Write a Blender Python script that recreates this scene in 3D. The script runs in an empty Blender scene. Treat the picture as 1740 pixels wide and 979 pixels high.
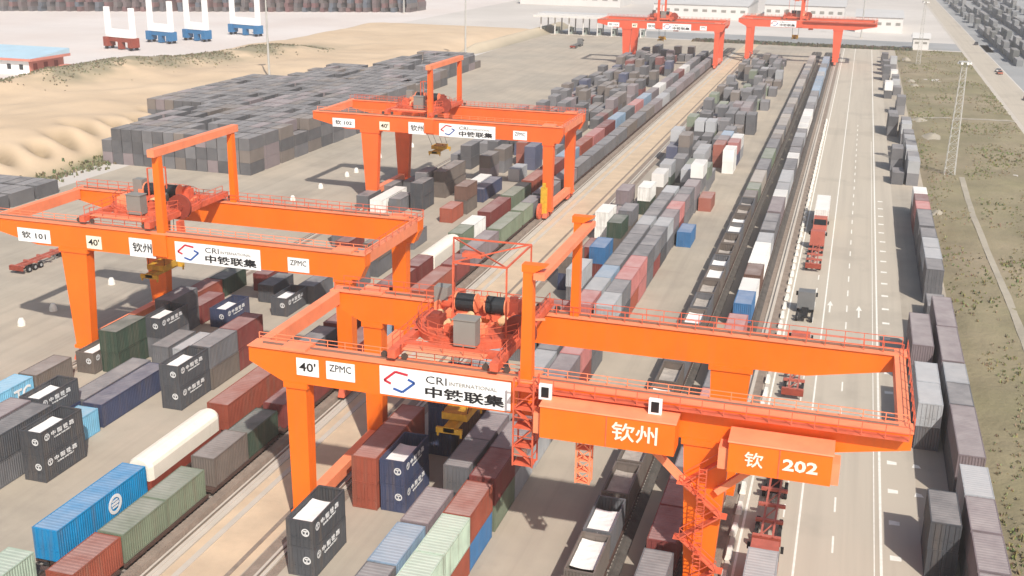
import bpy, math, random
from mathutils import Vector, Matrix, noise
random.seed(7)
SC = bpy.context.scene
COL = SC.collection
R = math.radians

# ------------------------------------------------------------------ camera
YAW, PIT, ROL, FPX, CAMH = -0.2907, 0.3140, 0.0169, 1899.0, 51.5
fwd = Vector((math.sin(YAW)*math.cos(PIT), math.cos(YAW)*math.cos(PIT), -math.sin(PIT)))
r0 = fwd.cross(Vector((0, 0, 1))).normalized(); u0 = r0.cross(fwd)
rt = r0*math.cos(ROL)+u0*math.sin(ROL); up = u0*math.cos(ROL)-r0*math.sin(ROL)
cd = bpy.data.cameras.new('camera'); cam = bpy.data.objects.new('camera', cd); COL.objects.link(cam)
cd.sensor_width = 36.0; cd.lens = 36.0*FPX/1740.0; cd.clip_start = 0.5; cd.clip_end = 6000
cam.matrix_world = Matrix(((rt.x, up.x, -fwd.x, 0), (rt.y, up.y, -fwd.y, 0), (rt.z, up.z, -fwd.z, CAMH), (0, 0, 0, 1)))
SC.camera = cam

# ------------------------------------------------------------------ sky, sun, exposure
sun_dir = Vector((0.58, -0.86, 1.0)).normalized()          # towards the sun
elev = math.asin(sun_dir.z); azim = math.atan2(sun_dir.x, sun_dir.y)
W = bpy.data.worlds.new('World'); SC.world = W; W.use_nodes = True
wn = W.node_tree.nodes; wl = W.node_tree.links
sky = wn.new('ShaderNodeTexSky'); sky.sky_type = 'NISHITA'; sky.sun_disc = False
sky.sun_elevation = elev; sky.sun_rotation = azim; sky.dust_density = 3.0; sky.air_density = 1.2
bg = wn['Background']; bg.inputs['Strength'].default_value = 0.10
wl.new(sky.outputs['Color'], bg.inputs['Color'])
sd = bpy.data.lights.new('sun', 'SUN'); sd.energy = 4.6; sd.angle = R(0.9); sd.color = (1.0, 0.95, 0.87)
so = bpy.data.objects.new('sun', sd); COL.objects.link(so); so.location = (60, -60, 120)
so.rotation_euler = sun_dir.to_track_quat('Z', 'Y').to_euler()
SC.view_settings.view_transform = 'Standard'; SC.view_settings.look = 'None'
SC.view_settings.exposure = 0.12; SC.view_settings.gamma = 1.0
SC.cycles.volume_bounces = 1; SC.cycles.max_bounces = 6

# ------------------------------------------------------------------ materials
def mat(name, col=(.5, .5, .5), rough=.7, var=.18, scale=.6, col2=None, f2=.5, s2=.05, bump=0., bscale=4., metal=0., obj=False, attr=False,
        dust=0., streak=0., lane=0., emit=None, spec=.35, sharp=False):
    m = bpy.data.materials.new(name); m.use_nodes = True
    n = m.node_tree.nodes; l = m.node_tree.links; p = n['Principled BSDF']
    p.inputs['Roughness'].default_value = rough; p.inputs['Metallic'].default_value = metal
    p.inputs['Specular IOR Level'].default_value = spec
    geo = n.new('ShaderNodeNewGeometry'); tc = n.new('ShaderNodeTexCoord')
    pos = geo.outputs['Position']
    def mix(a, b, f, mode='MIX'):
        x = n.new('ShaderNodeMix'); x.data_type = 'RGBA'; x.blend_type = mode
        for s, v in ((0, f), (6, a), (7, b)):
            if hasattr(v, 'links'): l.new(v, x.inputs[s])
            else: x.inputs[s].default_value = (v if s == 0 else (*v[:3], 1))
        return x.outputs[2]
    def ramp(src, a, b):
        x = n.new('ShaderNodeMapRange'); x.inputs[1].default_value = a; x.inputs[2].default_value = b
        l.new(src, x.inputs[0]); return x.outputs[0]
    def nz(sc, det=6, vec=pos, rg=.6):
        x = n.new('ShaderNodeTexNoise'); x.inputs['Scale'].default_value = sc; x.inputs['Detail'].default_value = det
        x.inputs['Roughness'].default_value = rg; l.new(vec, x.inputs['Vector']); return x.outputs['Fac']
    if obj:
        oi = n.new('ShaderNodeObjectInfo'); base = oi.outputs['Color']
    elif attr:
        ai = n.new('ShaderNodeAttribute'); ai.attribute_name = 'Col'; base = ai.outputs['Color']
    else:
        base = col
    if col2 is not None:
        fa = ramp(nz(s2, 8), .5-(.04 if sharp else .16), .5+(.04 if sharp else .16))
        mm = n.new('ShaderNodeMath'); mm.operation = 'MULTIPLY'; mm.inputs[1].default_value = f2*2 if f2 < .5 else 1.0; l.new(fa, mm.inputs[0])
        base = mix(base, col2, mm.outputs[0])
    if var:
        g = ramp(nz(scale), .25, .75)
        dk = mix((1-var,)*3, (1+var*.8,)*3, g)
        base = mix(base, dk, 1.0, 'MULTIPLY')
    if streak:
        mp = n.new('ShaderNodeMapping'); mp.inputs['Scale'].default_value = (1.6, 1.6, .12); l.new(pos, mp.inputs['Vector'])
        fa = ramp(nz(1.0, 5, mp.outputs[0]), .5, .78)
        mm = n.new('ShaderNodeMath'); mm.operation = 'MULTIPLY'; mm.inputs[1].default_value = streak; l.new(fa, mm.inputs[0])
        base = mix(base, (.16, .12, .09), mm.outputs[0])
    if lane:
        for (sx, sy, a, b, k) in ((.55, .012, .46, .72, lane), (.06, .05, .55, .62, lane*.7), (.9, .3, .66, .74, lane*.8)):
            mp = n.new('ShaderNodeMapping'); mp.inputs['Scale'].default_value = (sx, sy, 1); l.new(pos, mp.inputs['Vector'])
            fa = ramp(nz(1.0, 7, mp.outputs[0]), a, b); fa.node.clamp = True
            mm = n.new('ShaderNodeMath'); mm.operation = 'MULTIPLY'; mm.inputs[1].default_value = k; l.new(fa, mm.inputs[0])
            base = mix(base, (.20, .175, .15), mm.outputs[0])
    if dust:
        fa = ramp(nz(.35, 6), .1, .9)
        mm = n.new('ShaderNodeMath'); mm.operation = 'MULTIPLY'; mm.inputs[1].default_value = dust*1.6; l.new(fa, mm.inputs[0])
        base = mix(base, (.47, .43, .41), mm.outputs[0])
    if hasattr(base, 'links'): l.new(base, p.inputs['Base Color'])
    else: p.inputs['Base Color'].default_value = (*base[:3], 1)
    if bump:
        b = n.new('ShaderNodeBump'); b.inputs['Strength'].default_value = bump; b.inputs['Distance'].default_value = .3
        l.new(nz(bscale, 8), b.inputs['Height']); l.new(b.outputs[0], p.inputs['Normal'])
    return m

M = {}
M['paint'] = mat('container paint', obj=True, rough=.55, var=.2, scale=.5, streak=.5)
M['roof'] = mat('container roof paint', obj=True, rough=.7, var=.14, scale=.7, dust=.40)
M['attr'] = mat('weathered container paint', attr=True, rough=.65, var=.18, scale=.15, dust=.12)
M['floor'] = mat('plywood floor', (.42, .38, .33), .85, .2, 1.0)
M['liner'] = mat('white tarpaulin', (.80, .78, .76), .8, .08, .8, bump=.25, bscale=1.5)
M['bars'] = mat('galvanised bars', (.42, .42, .42), .5, .1)
M['orange'] = mat('orange crane paint', (.93, .165, .006), .42, .12, .25, streak=.13, spec=.5)
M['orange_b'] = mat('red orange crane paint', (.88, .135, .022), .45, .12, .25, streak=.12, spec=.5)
M['orange_c'] = mat('haze-reddened crane paint', (.74, .115, .055), .5, .14, .25, streak=.12, spec=.4)  # far cranes: the red cast of distance haze is mixed into the paint colour
M['orange2_c'] = mat('haze-paled pink red paint', (.80, .25, .17), .5, .14, .5)  # paler far copy, haze and glare on the tops put into the colour
M['orange2'] = mat('glare-paled orange paint', (.90, .27, .13), .5, .14, .5, streak=.1, spec=.5)  # paler copy of the crane orange, glare on top faces painted in
M['redox'] = mat('red crane machinery paint', (.66, .13, .065), .5, .3, 1.2, streak=.2)
M['rust'] = mat('dark red steel', (.26, .05, .03), .6, .25, 1.0)
M['white'] = mat('white enamel sign', (.86, .86, .86), .45, .04, .5)
M['ink'] = mat('black lettering', (.012, .012, .014), .5, 0)
M['inkw'] = mat('white lettering', (.85, .80, .66), .5, .05)
M['inkc'] = mat('stencilled white lettering', (.66, .66, .66), .6, .1, 2.)
M['lred'] = mat('red emblem paint', (.55, .03, .05), .5, 0)
M['lblue'] = mat('blue emblem paint', (.03, .10, .35), .5, 0)
M['cream'] = mat('cream sign', (.85, .78, .62), .5, .05)
M['black'] = mat('black rubber', (.015, .015, .016), .75, .1)
M['drum'] = mat('dark wire rope drum', (.022, .026, .03), .6, .3, 5.)
M['tan'] = mat('tan sheave', (.75, .52, .28), .5, .1)
M['grey'] = mat('grey cabinet paint', (.24, .23, .21), .5, .08)
M['yellow'] = mat('yellow spreader paint', (.62, .36, .03), .5, .3, 1.5, streak=.3)
M['glass'] = mat('dark glass', (.02, .025, .03), .12, 0, spec=.6)
M['steel'] = mat('galvanised mast steel', (.46, .45, .42), .5, .1)
M['rail'] = mat('worn rail steel', (.30, .25, .21), .35, .1, metal=.6)
M['wagon'] = mat('brown wagon steel', (.085, .05, .04), .7, .25, 1.)
M['wheel'] = mat('wheel steel', (.10, .085, .075), .5, .1, metal=.5)
M['truckred'] = mat('red lorry paint', (.44, .12, .085), .5, .2, 1., streak=.2)
M['truckgrey'] = mat('grey lorry paint', (.16, .16, .16), .45, .1, 1.)
M['ground'] = mat('far concrete ground', (.50, .46, .42), .9, .12, .02, col2=(.60, .56, .52), s2=.006)
M['yard'] = mat('yard concrete', (.45, .385, .305), .9, .14, .11, col2=(.36, .32, .265), f2=.45, s2=.035, bump=.05, lane=.26)
M['road'] = mat('road concrete', (.50, .44, .36), .9, .10, .05, col2=(.44, .39, .32), f2=.45, s2=.05, bump=.04, lane=.24)
M['sandstrip'] = mat('compacted sand', (.60, .46, .32), .95, .12, .25, col2=(.47, .365, .265), f2=.35, s2=.22, bump=.15, bscale=2.)
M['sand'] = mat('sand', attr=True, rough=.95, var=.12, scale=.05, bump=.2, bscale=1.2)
M['load'] = mat('dusty tan load', (.40, .355, .315), .9, .25, 1.0, bump=.3, bscale=2.)
M['attrtop'] = mat('dusty container roof', attr=True, rough=.75, var=.16, scale=.2, dust=.46)
M['apron'] = mat('pale apron concrete', (.66, .61, .58), .9, .07, .02, col2=(.60, .53, .49), s2=.015)
M['gravel'] = mat('brown track gravel', (.27, .215, .175), .95, .25, .8, bump=.5, bscale=6.)
M['ballast'] = mat('dark ballast', (.105, .093, .083), .95, .35, .9, bump=.6, bscale=6.)
M['sleeper'] = mat('concrete sleeper', (.30, .27, .24), .9, .15, 1.)
M['kerb'] = mat('kerb concrete', (.50, .45, .39), .9, .12, .3)
M['markw'] = mat('white road paint', (.78, .75, .68), .7, .15, 1.5)
M['lot'] = mat('grey asphalt lot', (.27, .275, .275), .9, .15, .02, col2=(.33, .33, .33), s2=.02)
M['creamc'] = mat('cream tank cover', (.84, .77, .66), .6, .06, .6, streak=.1)
M['grass'] = mat('rough grassland', (.21, .19, .105), .95, .25, .08, col2=(.29, .235, .16), s2=.03, bump=.7, bscale=1.2)
M['tuft'] = mat('grass tufts', attr=True, rough=.9, var=.25, scale=.3)
M['path'] = mat('dirt path', (.36, .32, .255), .95, .15, .3)
M['bwall'] = mat('pale building wall', (.62, .60, .58), .8, .08, .1)
M['broof'] = mat('pale building roof', (.52, .51, .50), .8, .1, .05)
M['dgreen'] = mat('grey green roof sheet', (.30, .34, .31), .7, .1, .1)
M['hutred'] = mat('salmon painted wall', (.58, .22, .17), .7, .12, .2)
M['hutblue'] = mat('pale blue roof sheet', (.42, .58, .68), .5, .08, .2)
M['eqblue'] = mat('blue machinery paint', (.025, .15, .33), .5, .15, .5)
M['eqwhite'] = mat('white machinery paint', (.84, .83, .82), .5, .06, .5)

# ------------------------------------------------------------------ mesh helpers
class MB:
    def __init__(s): s.v = []; s.f = []; s.m = []
    def add(s, vs, fs, mi=0):
        o = len(s.v); s.v += [tuple(v) for v in vs]
        for f in fs: s.f.append(tuple(i+o for i in f)); s.m.append(mi)
        return s
    def box(s, x0, x1, y0, y1, z0, z1, mi=0):
        return s.add([(x0, y0, z0), (x1, y0, z0), (x1, y1, z0), (x0, y1, z0), (x0, y0, z1), (x1, y0, z1), (x1, y1, z1), (x0, y1, z1)],
                     [(0, 3, 2, 1), (4, 5, 6, 7), (0, 1, 5, 4), (1, 2, 6, 5), (2, 3, 7, 6), (3, 0, 4, 7)], mi)
    def loft(s, a, b, mi=0):                       # two equal polygons joined
        n = len(a)
        fs = [tuple(range(n))[::-1], tuple(range(n, 2*n))]+[(i, (i+1) % n, n+(i+1) % n, n+i) for i in range(n)]
        return s.add(list(a)+list(b), fs, mi)
    def beam(s, p, q, w, h=None, mi=0):
        h = h or w; p = Vector(p); q = Vector(q); d = (q-p).normalized()
        u = Vector((0, 0, 1)) if abs(d.z) < .95 else Vector((0, 1, 0))
        a = d.cross(u).normalized()*w/2; b = a.cross(d).normalized()*h/2
        return s.loft([p-a-b, p+a-b, p+a+b, p-a+b], [q-a-b, q+a-b, q+a+b, q-a+b], mi)
    def tube(s, p, q, r, n=8, mi=0, r2=None):
        p = Vector(p); q = Vector(q); d = (q-p).normalized(); r2 = r if r2 is None else r2
        u = Vector((0, 0, 1)) if abs(d.z) < .95 else Vector((0, 1, 0))
        a = d.cross(u).normalized(); b = a.cross(d)
        c = [a*math.cos(2*math.pi*i/n)+b*math.sin(2*math.pi*i/n) for i in range(n)]
        return s.loft([p+k*r for k in c], [q+k*r2 for k in c], mi)
    def ring(s, c, r1, r2, z0, z1, n=28, mi=0):
        vs = []
        for z in (z0, z1):
            for r in (r1, r2):
                vs += [(c[0]+r*math.cos(2*math.pi*i/n), c[1]+r*math.sin(2*math.pi*i/n), z) for i in range(n)]
        fs = []
        for i in range(n):
            j = (i+1) % n
            fs += [(i, j, n+j, n+i), (2*n+i, 3*n+i, 3*n+j, 2*n+j), (n+i, n+j, 3*n+j, 3*n+i), (i, 2*n+i, 2*n+j, j)]
        return s.add(vs, fs, mi)
    def mesh(s, name, mats):
        me = bpy.data.meshes.new(name); me.from_pydata(s.v, [], s.f)
        for k in (mats if isinstance(mats, (list, tuple)) else [mats]): me.materials.append(M[k])
        if any(s.m): me.polygons.foreach_set('material_index', s.m)
        me.update(); return me
    def build(s, name, mats, parent=None, loc=(0, 0, 0)):
        return obj(name, s.mesh(name, mats), parent, loc)
def obj(name, me, parent=None, loc=(0, 0, 0), rz=0.):
    o = bpy.data.objects.new(name, me); COL.objects.link(o); o.location = loc
    if rz: o.rotation_euler = (0, 0, rz)
    if parent is not None: o.parent = parent
    return o
def tag(o, label=None, cat=None, group=None, kind=None):
    if label: o['label'] = label
    if cat: o['category'] = cat
    if group: o['group'] = group
    if kind: o['kind'] = kind
    return o
def empty(name, loc=(0, 0, 0), rz=0.): return obj(name, None, None, loc, rz)
def struct(name, mb, mats, loc=(0, 0, 0)): return tag(mb.build(name, mats, None, loc), kind='structure')
def sheet(name, x0, x1, y0, y1, z, m, n=1):
    mb = MB()
    for i in range(n):
        a = y0+(y1-y0)*i/n; b = y0+(y1-y0)*(i+1)/n
        mb.add([(x0, a, z), (x1, a, z), (x1, b, z), (x0, b, z)], [(0, 1, 2, 3)])
    return struct(name, mb, m)
_txt = {}
def text_mesh(body, h, mats, thick=0.0, wide=None, depth=.02):
    """lettering as a thin mesh in the local XZ plane (reads from -Y), lower left corner at the origin"""
    key = (body, h, mats, thick, wide)
    if key in _txt: return _txt[key]
    c = bpy.data.curves.new('lettering', 'FONT'); c.body = body; c.size = 1.0; c.offset = thick; c.resolution_u = 2; c.extrude = .02
    o = bpy.data.objects.new('lettering', c); COL.objects.link(o)
    dg = bpy.context.evaluated_depsgraph_get(); dg.update()
    me = bpy.data.meshes.new_from_object(o.evaluated_get(dg)); bpy.data.objects.remove(o); bpy.data.curves.remove(c)
    xs = [v.co.x for v in me.vertices]; ys = [v.co.y for v in me.vertices]
    x0, y0 = min(xs), min(ys); sc = h/(max(ys)-y0); sx = sc if wide is None else wide/(max(xs)-x0)
    for v in me.vertices: v.co = Vector(((v.co.x-x0)*sx, -v.co.z*depth/.02, (v.co.y-y0)*sc))
    me.materials.clear(); me.materials.append(M[mats]); me.update()
    _txt[key] = me; return me

# ------------------------------------------------------------------ the setting
struct('ground', MB().add([(-3000, -300, -.02), (3000, -300, -.02), (3000, 5000, -.02), (-3000, 5000, -.02)], [(0, 1, 2, 3)]), 'ground')
sheet('container_yard_pavement', -150, -5.9, 20, 552, -.012, 'yard', 8)
sheet('road', -5.75, 10.0, 20, 552, -.008, 'road', 8)
sheet('roadside_pavement', 10.0, 17.0, 20, 545, -.008, 'yard', 8)
sheet('cross_road', -160, 60, 556, 592, -.004, 'lot')
sheet('sand_strip', -50.4, -44.2, 20, 545, .0, 'sandstrip', 8)
sheet('gravel_strip', -53.0, -50.6, 20, 500, .004, 'gravel')
struct('gravel_bund', MB().loft([(-53.05, 20, .0), (-51.85, 20, .0), (-52.0, 20, .62), (-52.85, 20, .62)], [(-53.05, 500, .0), (-51.85, 500, .0), (-52.0, 500, .62), (-52.85, 500, .62)]), 'gravel')
sheet('gravel_strip', -44.1, -41.3, 20, 520, .004, 'gravel')
sheet('gravel_strip', -9.2, -6.4, 20, 520, .004, 'gravel')
sheet('gravel_strip', -87.4, -85.2, 20, 520, .004, 'gravel')
sheet('pale_apron', -1200, -238, 150, 1100, -.004, 'apron')
sheet('far_paved_lot', 56.5, 700, 200, 1600, -.004, 'lot')
# side road at the right
sheet('side_road', 47.0, 56.0, 60, 1500, .004, 'road', 6)
sheet('side_road_edge', 45.6, 47.0, 60, 1500, .03, 'kerb', 6)

# grassland: a gently uneven sheet
def field(name, x0, x1, y0, y1, nx, ny, hf, m, cf=None):
    mb = MB(); vs = []; fs = []
    for j in range(ny+1):
        for i in range(nx+1):
            x = x0+(x1-x0)*i/nx; y = y0+(y1-y0)*j/ny; vs.append((x, y, hf(x, y)))
    for j in range(ny):
        for i in range(nx):
            a = j*(nx+1)+i; fs.append((a, a+1, a+nx+2, a+nx+1))
    mb.add(vs, fs); o = struct(name, mb, m)
    if cf:
        ca = o.data.color_attributes.new('Col', 'FLOAT_COLOR', 'POINT')
        ca.data.foreach_set('color', [q for v in vs for q in (*cf(v[0], v[1]), 1.0)])
    for p in o.data.polygons: p.use_smooth = True
    return o
def sm(a, b, x): t = max(0., min(1., (x-a)/(b-a))); return t*t*(3-2*t)
def gh(x, y):
    e = sm(16.6, 19, x)*sm(46, 43.5, x)*sm(552, 540, y)
    return e*(.25+.35*noise.noise((x*.12, y*.06, 1))+.15*noise.noise((x*.5, y*.4, 2)))
field('grassland', 16.6, 46.0, 40, 552, 44, 300, gh, 'grass')
# dirt path through the grass
def ribbon(name, pts, w, z, m):
    mb = MB(); vs = []; fs = []
    for i, (x, y) in enumerate(pts):
        for k in (-.5, .5):
            xx = x+k*w*(1+.25*noise.noise((y*.11, k*3, 0))); vs.append((xx, y, gh(xx, y)+z))
    fs = [(2*i, 2*i+1, 2*i+3, 2*i+2) for i in range(len(pts)-1)]
    mb.add(vs, fs); return struct(name, mb, m)
ribbon('dirt_path', [(24.9+.35*math.sin(y*.05), y) for y in range(60, 262, 4)], 1.1, .06, 'path')
cp = MB(); xs = [18+i*1.2 for i in range(24)]
cp.add([(x, 343+k*2.2+x*.12, gh(x, 343+k*2.2+x*.12)+.08) for x in xs for k in (-.5, .5)], [(2*i, 2*i+2, 2*i+3, 2*i+1) for i in range(23)])
struct('dirt_path', cp, 'path')

# sand berm on the left of the yard
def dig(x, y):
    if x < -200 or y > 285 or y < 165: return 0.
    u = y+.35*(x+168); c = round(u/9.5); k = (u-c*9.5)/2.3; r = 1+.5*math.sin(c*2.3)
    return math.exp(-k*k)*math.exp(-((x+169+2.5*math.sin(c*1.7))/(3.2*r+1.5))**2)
def sand_col(x, y):
    a = Vector((.55, .41, .275)).lerp(Vector((.60, .465, .325)), .5+.5*noise.noise((x*.03, y*.03, 5)))
    n = noise.noise((x*.09, y*.07, 6))+.5*noise.noise((x*.3, y*.3, 7))
    w = math.exp(-((x+222-(y-330)*.12)/9)**2)*sm(255, 285, y)*sm(450, 390, y)
    a = a.lerp(Vector((.22, .20, .135)), max(0., min(.92, w*(1.15+1.5*n))))
    w = math.exp(-((x+157)/3.0)**2)*sm(320, 270, y); a = a.lerp(Vector((.19, .185, .105)), max(0., min(.9, w*(1.1+1.1*n))))
    w = math.exp(-((x+244)/3.5)**2); a = a.lerp(Vector((.36, .31, .24)), max(0., min(.7, w*(.5+n))))
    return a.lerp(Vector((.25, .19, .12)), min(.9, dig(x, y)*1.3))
def sh(x, y):
    nearedge = -158+min(0, (y-230))*-.02
    inx = sm(nearedge+3, nearedge-13, x)*sm(-252, -238, x)*sm(120, 200, y)*sm(585, 540, y)
    h = 5.2+2.2*noise.noise((x*.03, y*.02, 4))+.8*noise.noise((x*.1, y*.09, 8))
    h *= .45+.55*sm(470, 260, y)
    rid = math.exp(-((x+222-(y-330)*.12)/9)**2)*sm(250, 285, y)*sm(430, 380, y)*3.6
    scal = -3.6*dig(x, y)                                   # a row of dug scallops along the near edge
    return max(-.3, inx*(h+rid+scal)-.25*(1-inx))
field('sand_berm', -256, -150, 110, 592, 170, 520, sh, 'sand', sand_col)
# long earth bank at the back of the yard
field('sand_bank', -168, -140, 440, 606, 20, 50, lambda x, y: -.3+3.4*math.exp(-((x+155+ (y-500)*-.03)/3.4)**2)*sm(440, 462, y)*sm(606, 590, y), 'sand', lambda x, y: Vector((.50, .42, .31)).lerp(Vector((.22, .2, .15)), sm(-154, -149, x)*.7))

# scrub and tufts nobody could count
def tufts(name, pts, label, cat):
    mb = MB(); cols = []
    for (x, y, z, s, c) in pts:
        for k in range(5):
            a = random.uniform(0, 6.28); b = a+random.uniform(.8, 1.6); hh = s*random.uniform(.5, 1.1)
            px = x+random.uniform(-.5, .5)*s; py = y+random.uniform(-.5, .5)*s; t = random.uniform(-.4, .4)*s
            mb.add([(px-math.cos(a)*s*.35, py-math.sin(a)*s*.35, z-.05), (px+math.cos(a)*s*.35, py+math.sin(a)*s*.35, z-.05),
                    (px+math.cos(b)*s*.22+t, py+math.sin(b)*s*.22, z+hh), (px-math.cos(b)*s*.22+t, py-math.sin(b)*s*.22, z+hh*.8)], [(0, 1, 2, 3)])
            cc = [v*random.uniform(.75, 1.25) for v in c]; cols += [(*cc, 1)]*4
    me = mb.mesh(name, 'tuft'); at = me.color_attributes.new('Col', 'FLOAT_COLOR', 'POINT')
    for i, c in enumerate(cols): at.data[i].color = c
    return tag(obj(name, me), label, cat, kind='stuff')
P = []
for i in range(9000):
    x = random.uniform(17, 45.6); y = 60+490*random.random()**1.5
    d = noise.noise((x*.1, y*.05, 9))
    if d < -.12 or abs(x-24.9) < 1.1: continue
    c = (.21, .205, .10) if d > .15 else ((.27, .235, .14) if random.random() < .75 else (.21, .19, .115))
    P.append((x, y, gh(x, y), random.uniform(.15, .42)*(1.4 if d > .25 else 1), c))
tufts('grass', P, 'rough olive grass and weeds growing on the open field', 'grass')
P = []
for i in range(2600):
    y = random.uniform(262, 420); x = -222+(y-330)*.12+random.gauss(0, 5.5)
    if noise.noise((x*.1, y*.07, 3)) < -.1: continue
    P.append((x, y, sh(x, y), random.uniform(.2, .55), random.choice([(.17, .155, .095), (.22, .185, .12), (.15, .145, .09)])))
for i in range(900):
    y = random.uniform(165, 300); x = -156.5+random.gauss(0, 1.6)
    P.append((x, y, max(0, sh(x, y)), random.uniform(.3, .8), random.choice([(.15, .15, .08), (.18, .17, .10)])))
tufts('scrub', P, 'dry scrub growing along the crest of the sand berm', 'scrub')
for i, (x, y, r, h) in enumerate([(21.5, 312, 3.6, 1.1), (20.5, 505, 3, 1.3), (20.0, 430, 2.6, 1.0), (20.6, 418, 2.6, .9), (19.4, 341, 2.6, .7), (18.2, 224, 1.8, .7)]):
    vs = []; fs = []; n = 18
    for k in range(5):
        t = k/4
        for j in range(n):
            a = 6.283*j/n; rr = r*(1-t)*(1+.25*noise.noise((math.cos(a)*1.5+i*7, math.sin(a)*1.5, k*.4)))
            vs.append((x+rr*math.cos(a)*.8, y+rr*math.sin(a)*1.6, gh(x, y)-.15+h*sm(0, 1, t)*(1+.2*noise.noise((a, k, i)))))
    for k in range(4):
        for j in range(n): fs.append((k*n+j, k*n+(j+1) % n, (k+1)*n+(j+1) % n, (k+1)*n+j))
    o = MB().add(vs, fs).build('earth_mound', 'path')
    tag(o, 'pale heap of earth dumped on the grassland', 'mound', 'earth heaps on the grass')

# ------------------------------------------------------------------ railway tracks and crane rails
TRK = {'A': -59.25, 'B': -54.2, 'G': -16.45, 'C': -11.05}
def track(x, y0, y1, gauge=1.435, bed=True):
    e = tag(empty('railway_track', (x, 0, 0)), kind='structure')
    if bed:
        MB().loft([(-2.1, y0, 0), (2.1, y0, 0), (1.55, y0, .3), (-1.55, y0, .3)], [(-2.1, y1, 0), (2.1, y1, 0), (1.55, y1, .3), (-1.55, y1, .3)]).build('ballast', 'ballast', e)
        mb = MB()
        y = y0
        while y < min(y1, 260): mb.box(-1.25, 1.25, y, y+.24, .26, .36); y += .6
        o = mb.build('sleepers', 'sleeper', e); o['kind'] = 'stuff'
    zt = .36 if bed else .02
    for s in (-1, 1):
        xr = s*gauge/2
        MB().box(xr-.06, xr+.06, y0, y1, zt-.02, zt+.03).box(xr-.02, xr+.02, y0, y1, zt+.03, zt+.1).box(xr-.036, xr+.036, y0, y1, zt+.1, zt+.15).build('rail', 'rail', e)
for k in TRK: track(TRK[k], 30, 520)
def crane_rail(x):
    e = tag(empty('crane_runway', (x, 0, 0)), kind='structure')
    MB().box(-.42, .42, 25, 505, .004, .16).build('rail_beam', 'kerb', e)
    MB().box(-.06, .06, 25, 505, .16, .30).build('rail', 'rail', e)
XR = {1: (-86.3, -51.4), 2: (-42.6, -7.8)}
for s in XR:
    for x in XR[s]: crane_rail(x)
# pale cable trench slabs beside the sand strip
for x in (-50.75, -49.2):
    struct('trench_cover', MB().box(x-.28, x+.28, 25, 500, .0, .09), 'kerb')
struct('trench_cover', MB().box(-45.4, -45.0, 25, 500, .0, .06), 'gravel')

# road: kerb with separate white blocks, painted lines, arrows and bay numbers
kb = tag(empty('kerb', (-6.0, 0, 0)), kind='structure')
MB().box(-.2, .22, 25, 545, -.01, .13).build('kerb_stone', 'kerb', kb)
blk = MB().loft([(-.3, -.9, .13), (.3, -.9, .13), (.18, -.85, .62), (-.18, -.85, .62)], [(-.3, .9, .13), (.3, .9, .13), (.18, .85, .62), (-.18, .85, .62)]).mesh('kerb_block', 'markw')
y = 62.
while y < 330:
    obj('kerb_block', blk, kb, (random.uniform(-.04, .04), y, 0), random.uniform(-.05, .05)); y += 4.1
def line(x, y0, y1, w=.18, dash=None, name='lane_marking'):
    mb = MB()
    if dash is None:
        n = int((y1-y0)/20)
        for i in range(n):
            a = y0+(y1-y0)*i/n; b = y0+(y1-y0)*(i+1)/n
            mb.add([(x-w/2, a, 0), (x+w/2, a, 0), (x+w/2, b, 0), (x-w/2, b, 0)], [(0, 1, 2, 3)])
    else:
        y = y0
        while y < y1: mb.add([(x-w/2, y, 0), (x+w/2, y, 0), (x+w/2, y+dash[0], 0), (x-w/2, y+dash[0], 0)], [(0, 1, 2, 3)]); y += dash[0]+dash[1]
    return struct(name, mb, 'markw')
line(-.53, 30, 550, .2); line(6.62, 30, 545, .24); line(2.55, 30, 330, .18, (3., 4.5)); line(-1.95, 60, 180, .16, (2.6, 4.4)); line(6.05, 60, 300, .1); line(-5.35, 30, 545, .22)
for (x, y) in ((4.2, 155.5), (.2, 156.5)):
    struct('lane_arrow', MB().add([(x-.12, y, 0), (x+.12, y, 0), (x+.12, y+3.2, 0), (x+.42, y+3.2, 0), (x, y+5.4, 0), (x-.42, y+3.2, 0), (x-.12, y+3.2, 0)], [(0, 1, 2, 3, 4, 5, 6)]), 'markw')
for i in range(24):
    y = 84+i*6.35; x = 7.35 if y < 200 else 7.2
    w = .7; struct('bay_marking', MB().add([(x, y, 0), (x+.95, y+.1, 0), (x+.95, y+.8, 0), (x, y+.9, 0)], [(0, 1, 2, 3)]), 'markw')
    if 100 < y < 125: struct('bay_marking', MB().add([(x+2.4, y, 0), (x+3.3, y+.1, 0), (x+3.1, y+.7, 0), (x+2.6, y+.9, 0)], [(0, 1, 2, 3)]), 'markw')

# ------------------------------------------------------------------ containers
WD = 2.438
PAL = dict(dk=(.070, .073, .082), gr=(.135, .135, .145), pu=(.21, .17, .18), tp=(.15, .125, .11), rd=(.30, .075, .045), rb=(.19, .045, .04),
           bl=(.010, .235, .50), sk=(.20, .48, .68), nv=(.05, .062, .12), gn=(.17, .205, .145), dg=(.045, .07, .05), mt=(.44, .545, .44),
           wh=(.80, .78, .74), pk=(.46, .17, .16), lg=(.36, .37, .385), lb=(.24, .34, .45), bw=(.15, .085, .065), cb=(.05, .16, .34), be=(.34, .30, .26))
CN = dict(dk='charcoal', gr='grey', pu='mauve grey', tp='taupe', rd='brick red', rb='dark maroon', bl='bright blue', sk='sky blue', nv='navy', gn='sage green',
          dg='dark green', mt='pale mint green', wh='white', pk='salmon pink', lg='light grey', lb='pale blue grey', bw='brown', cb='mid blue', be='beige')
_cm = {}
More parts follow.
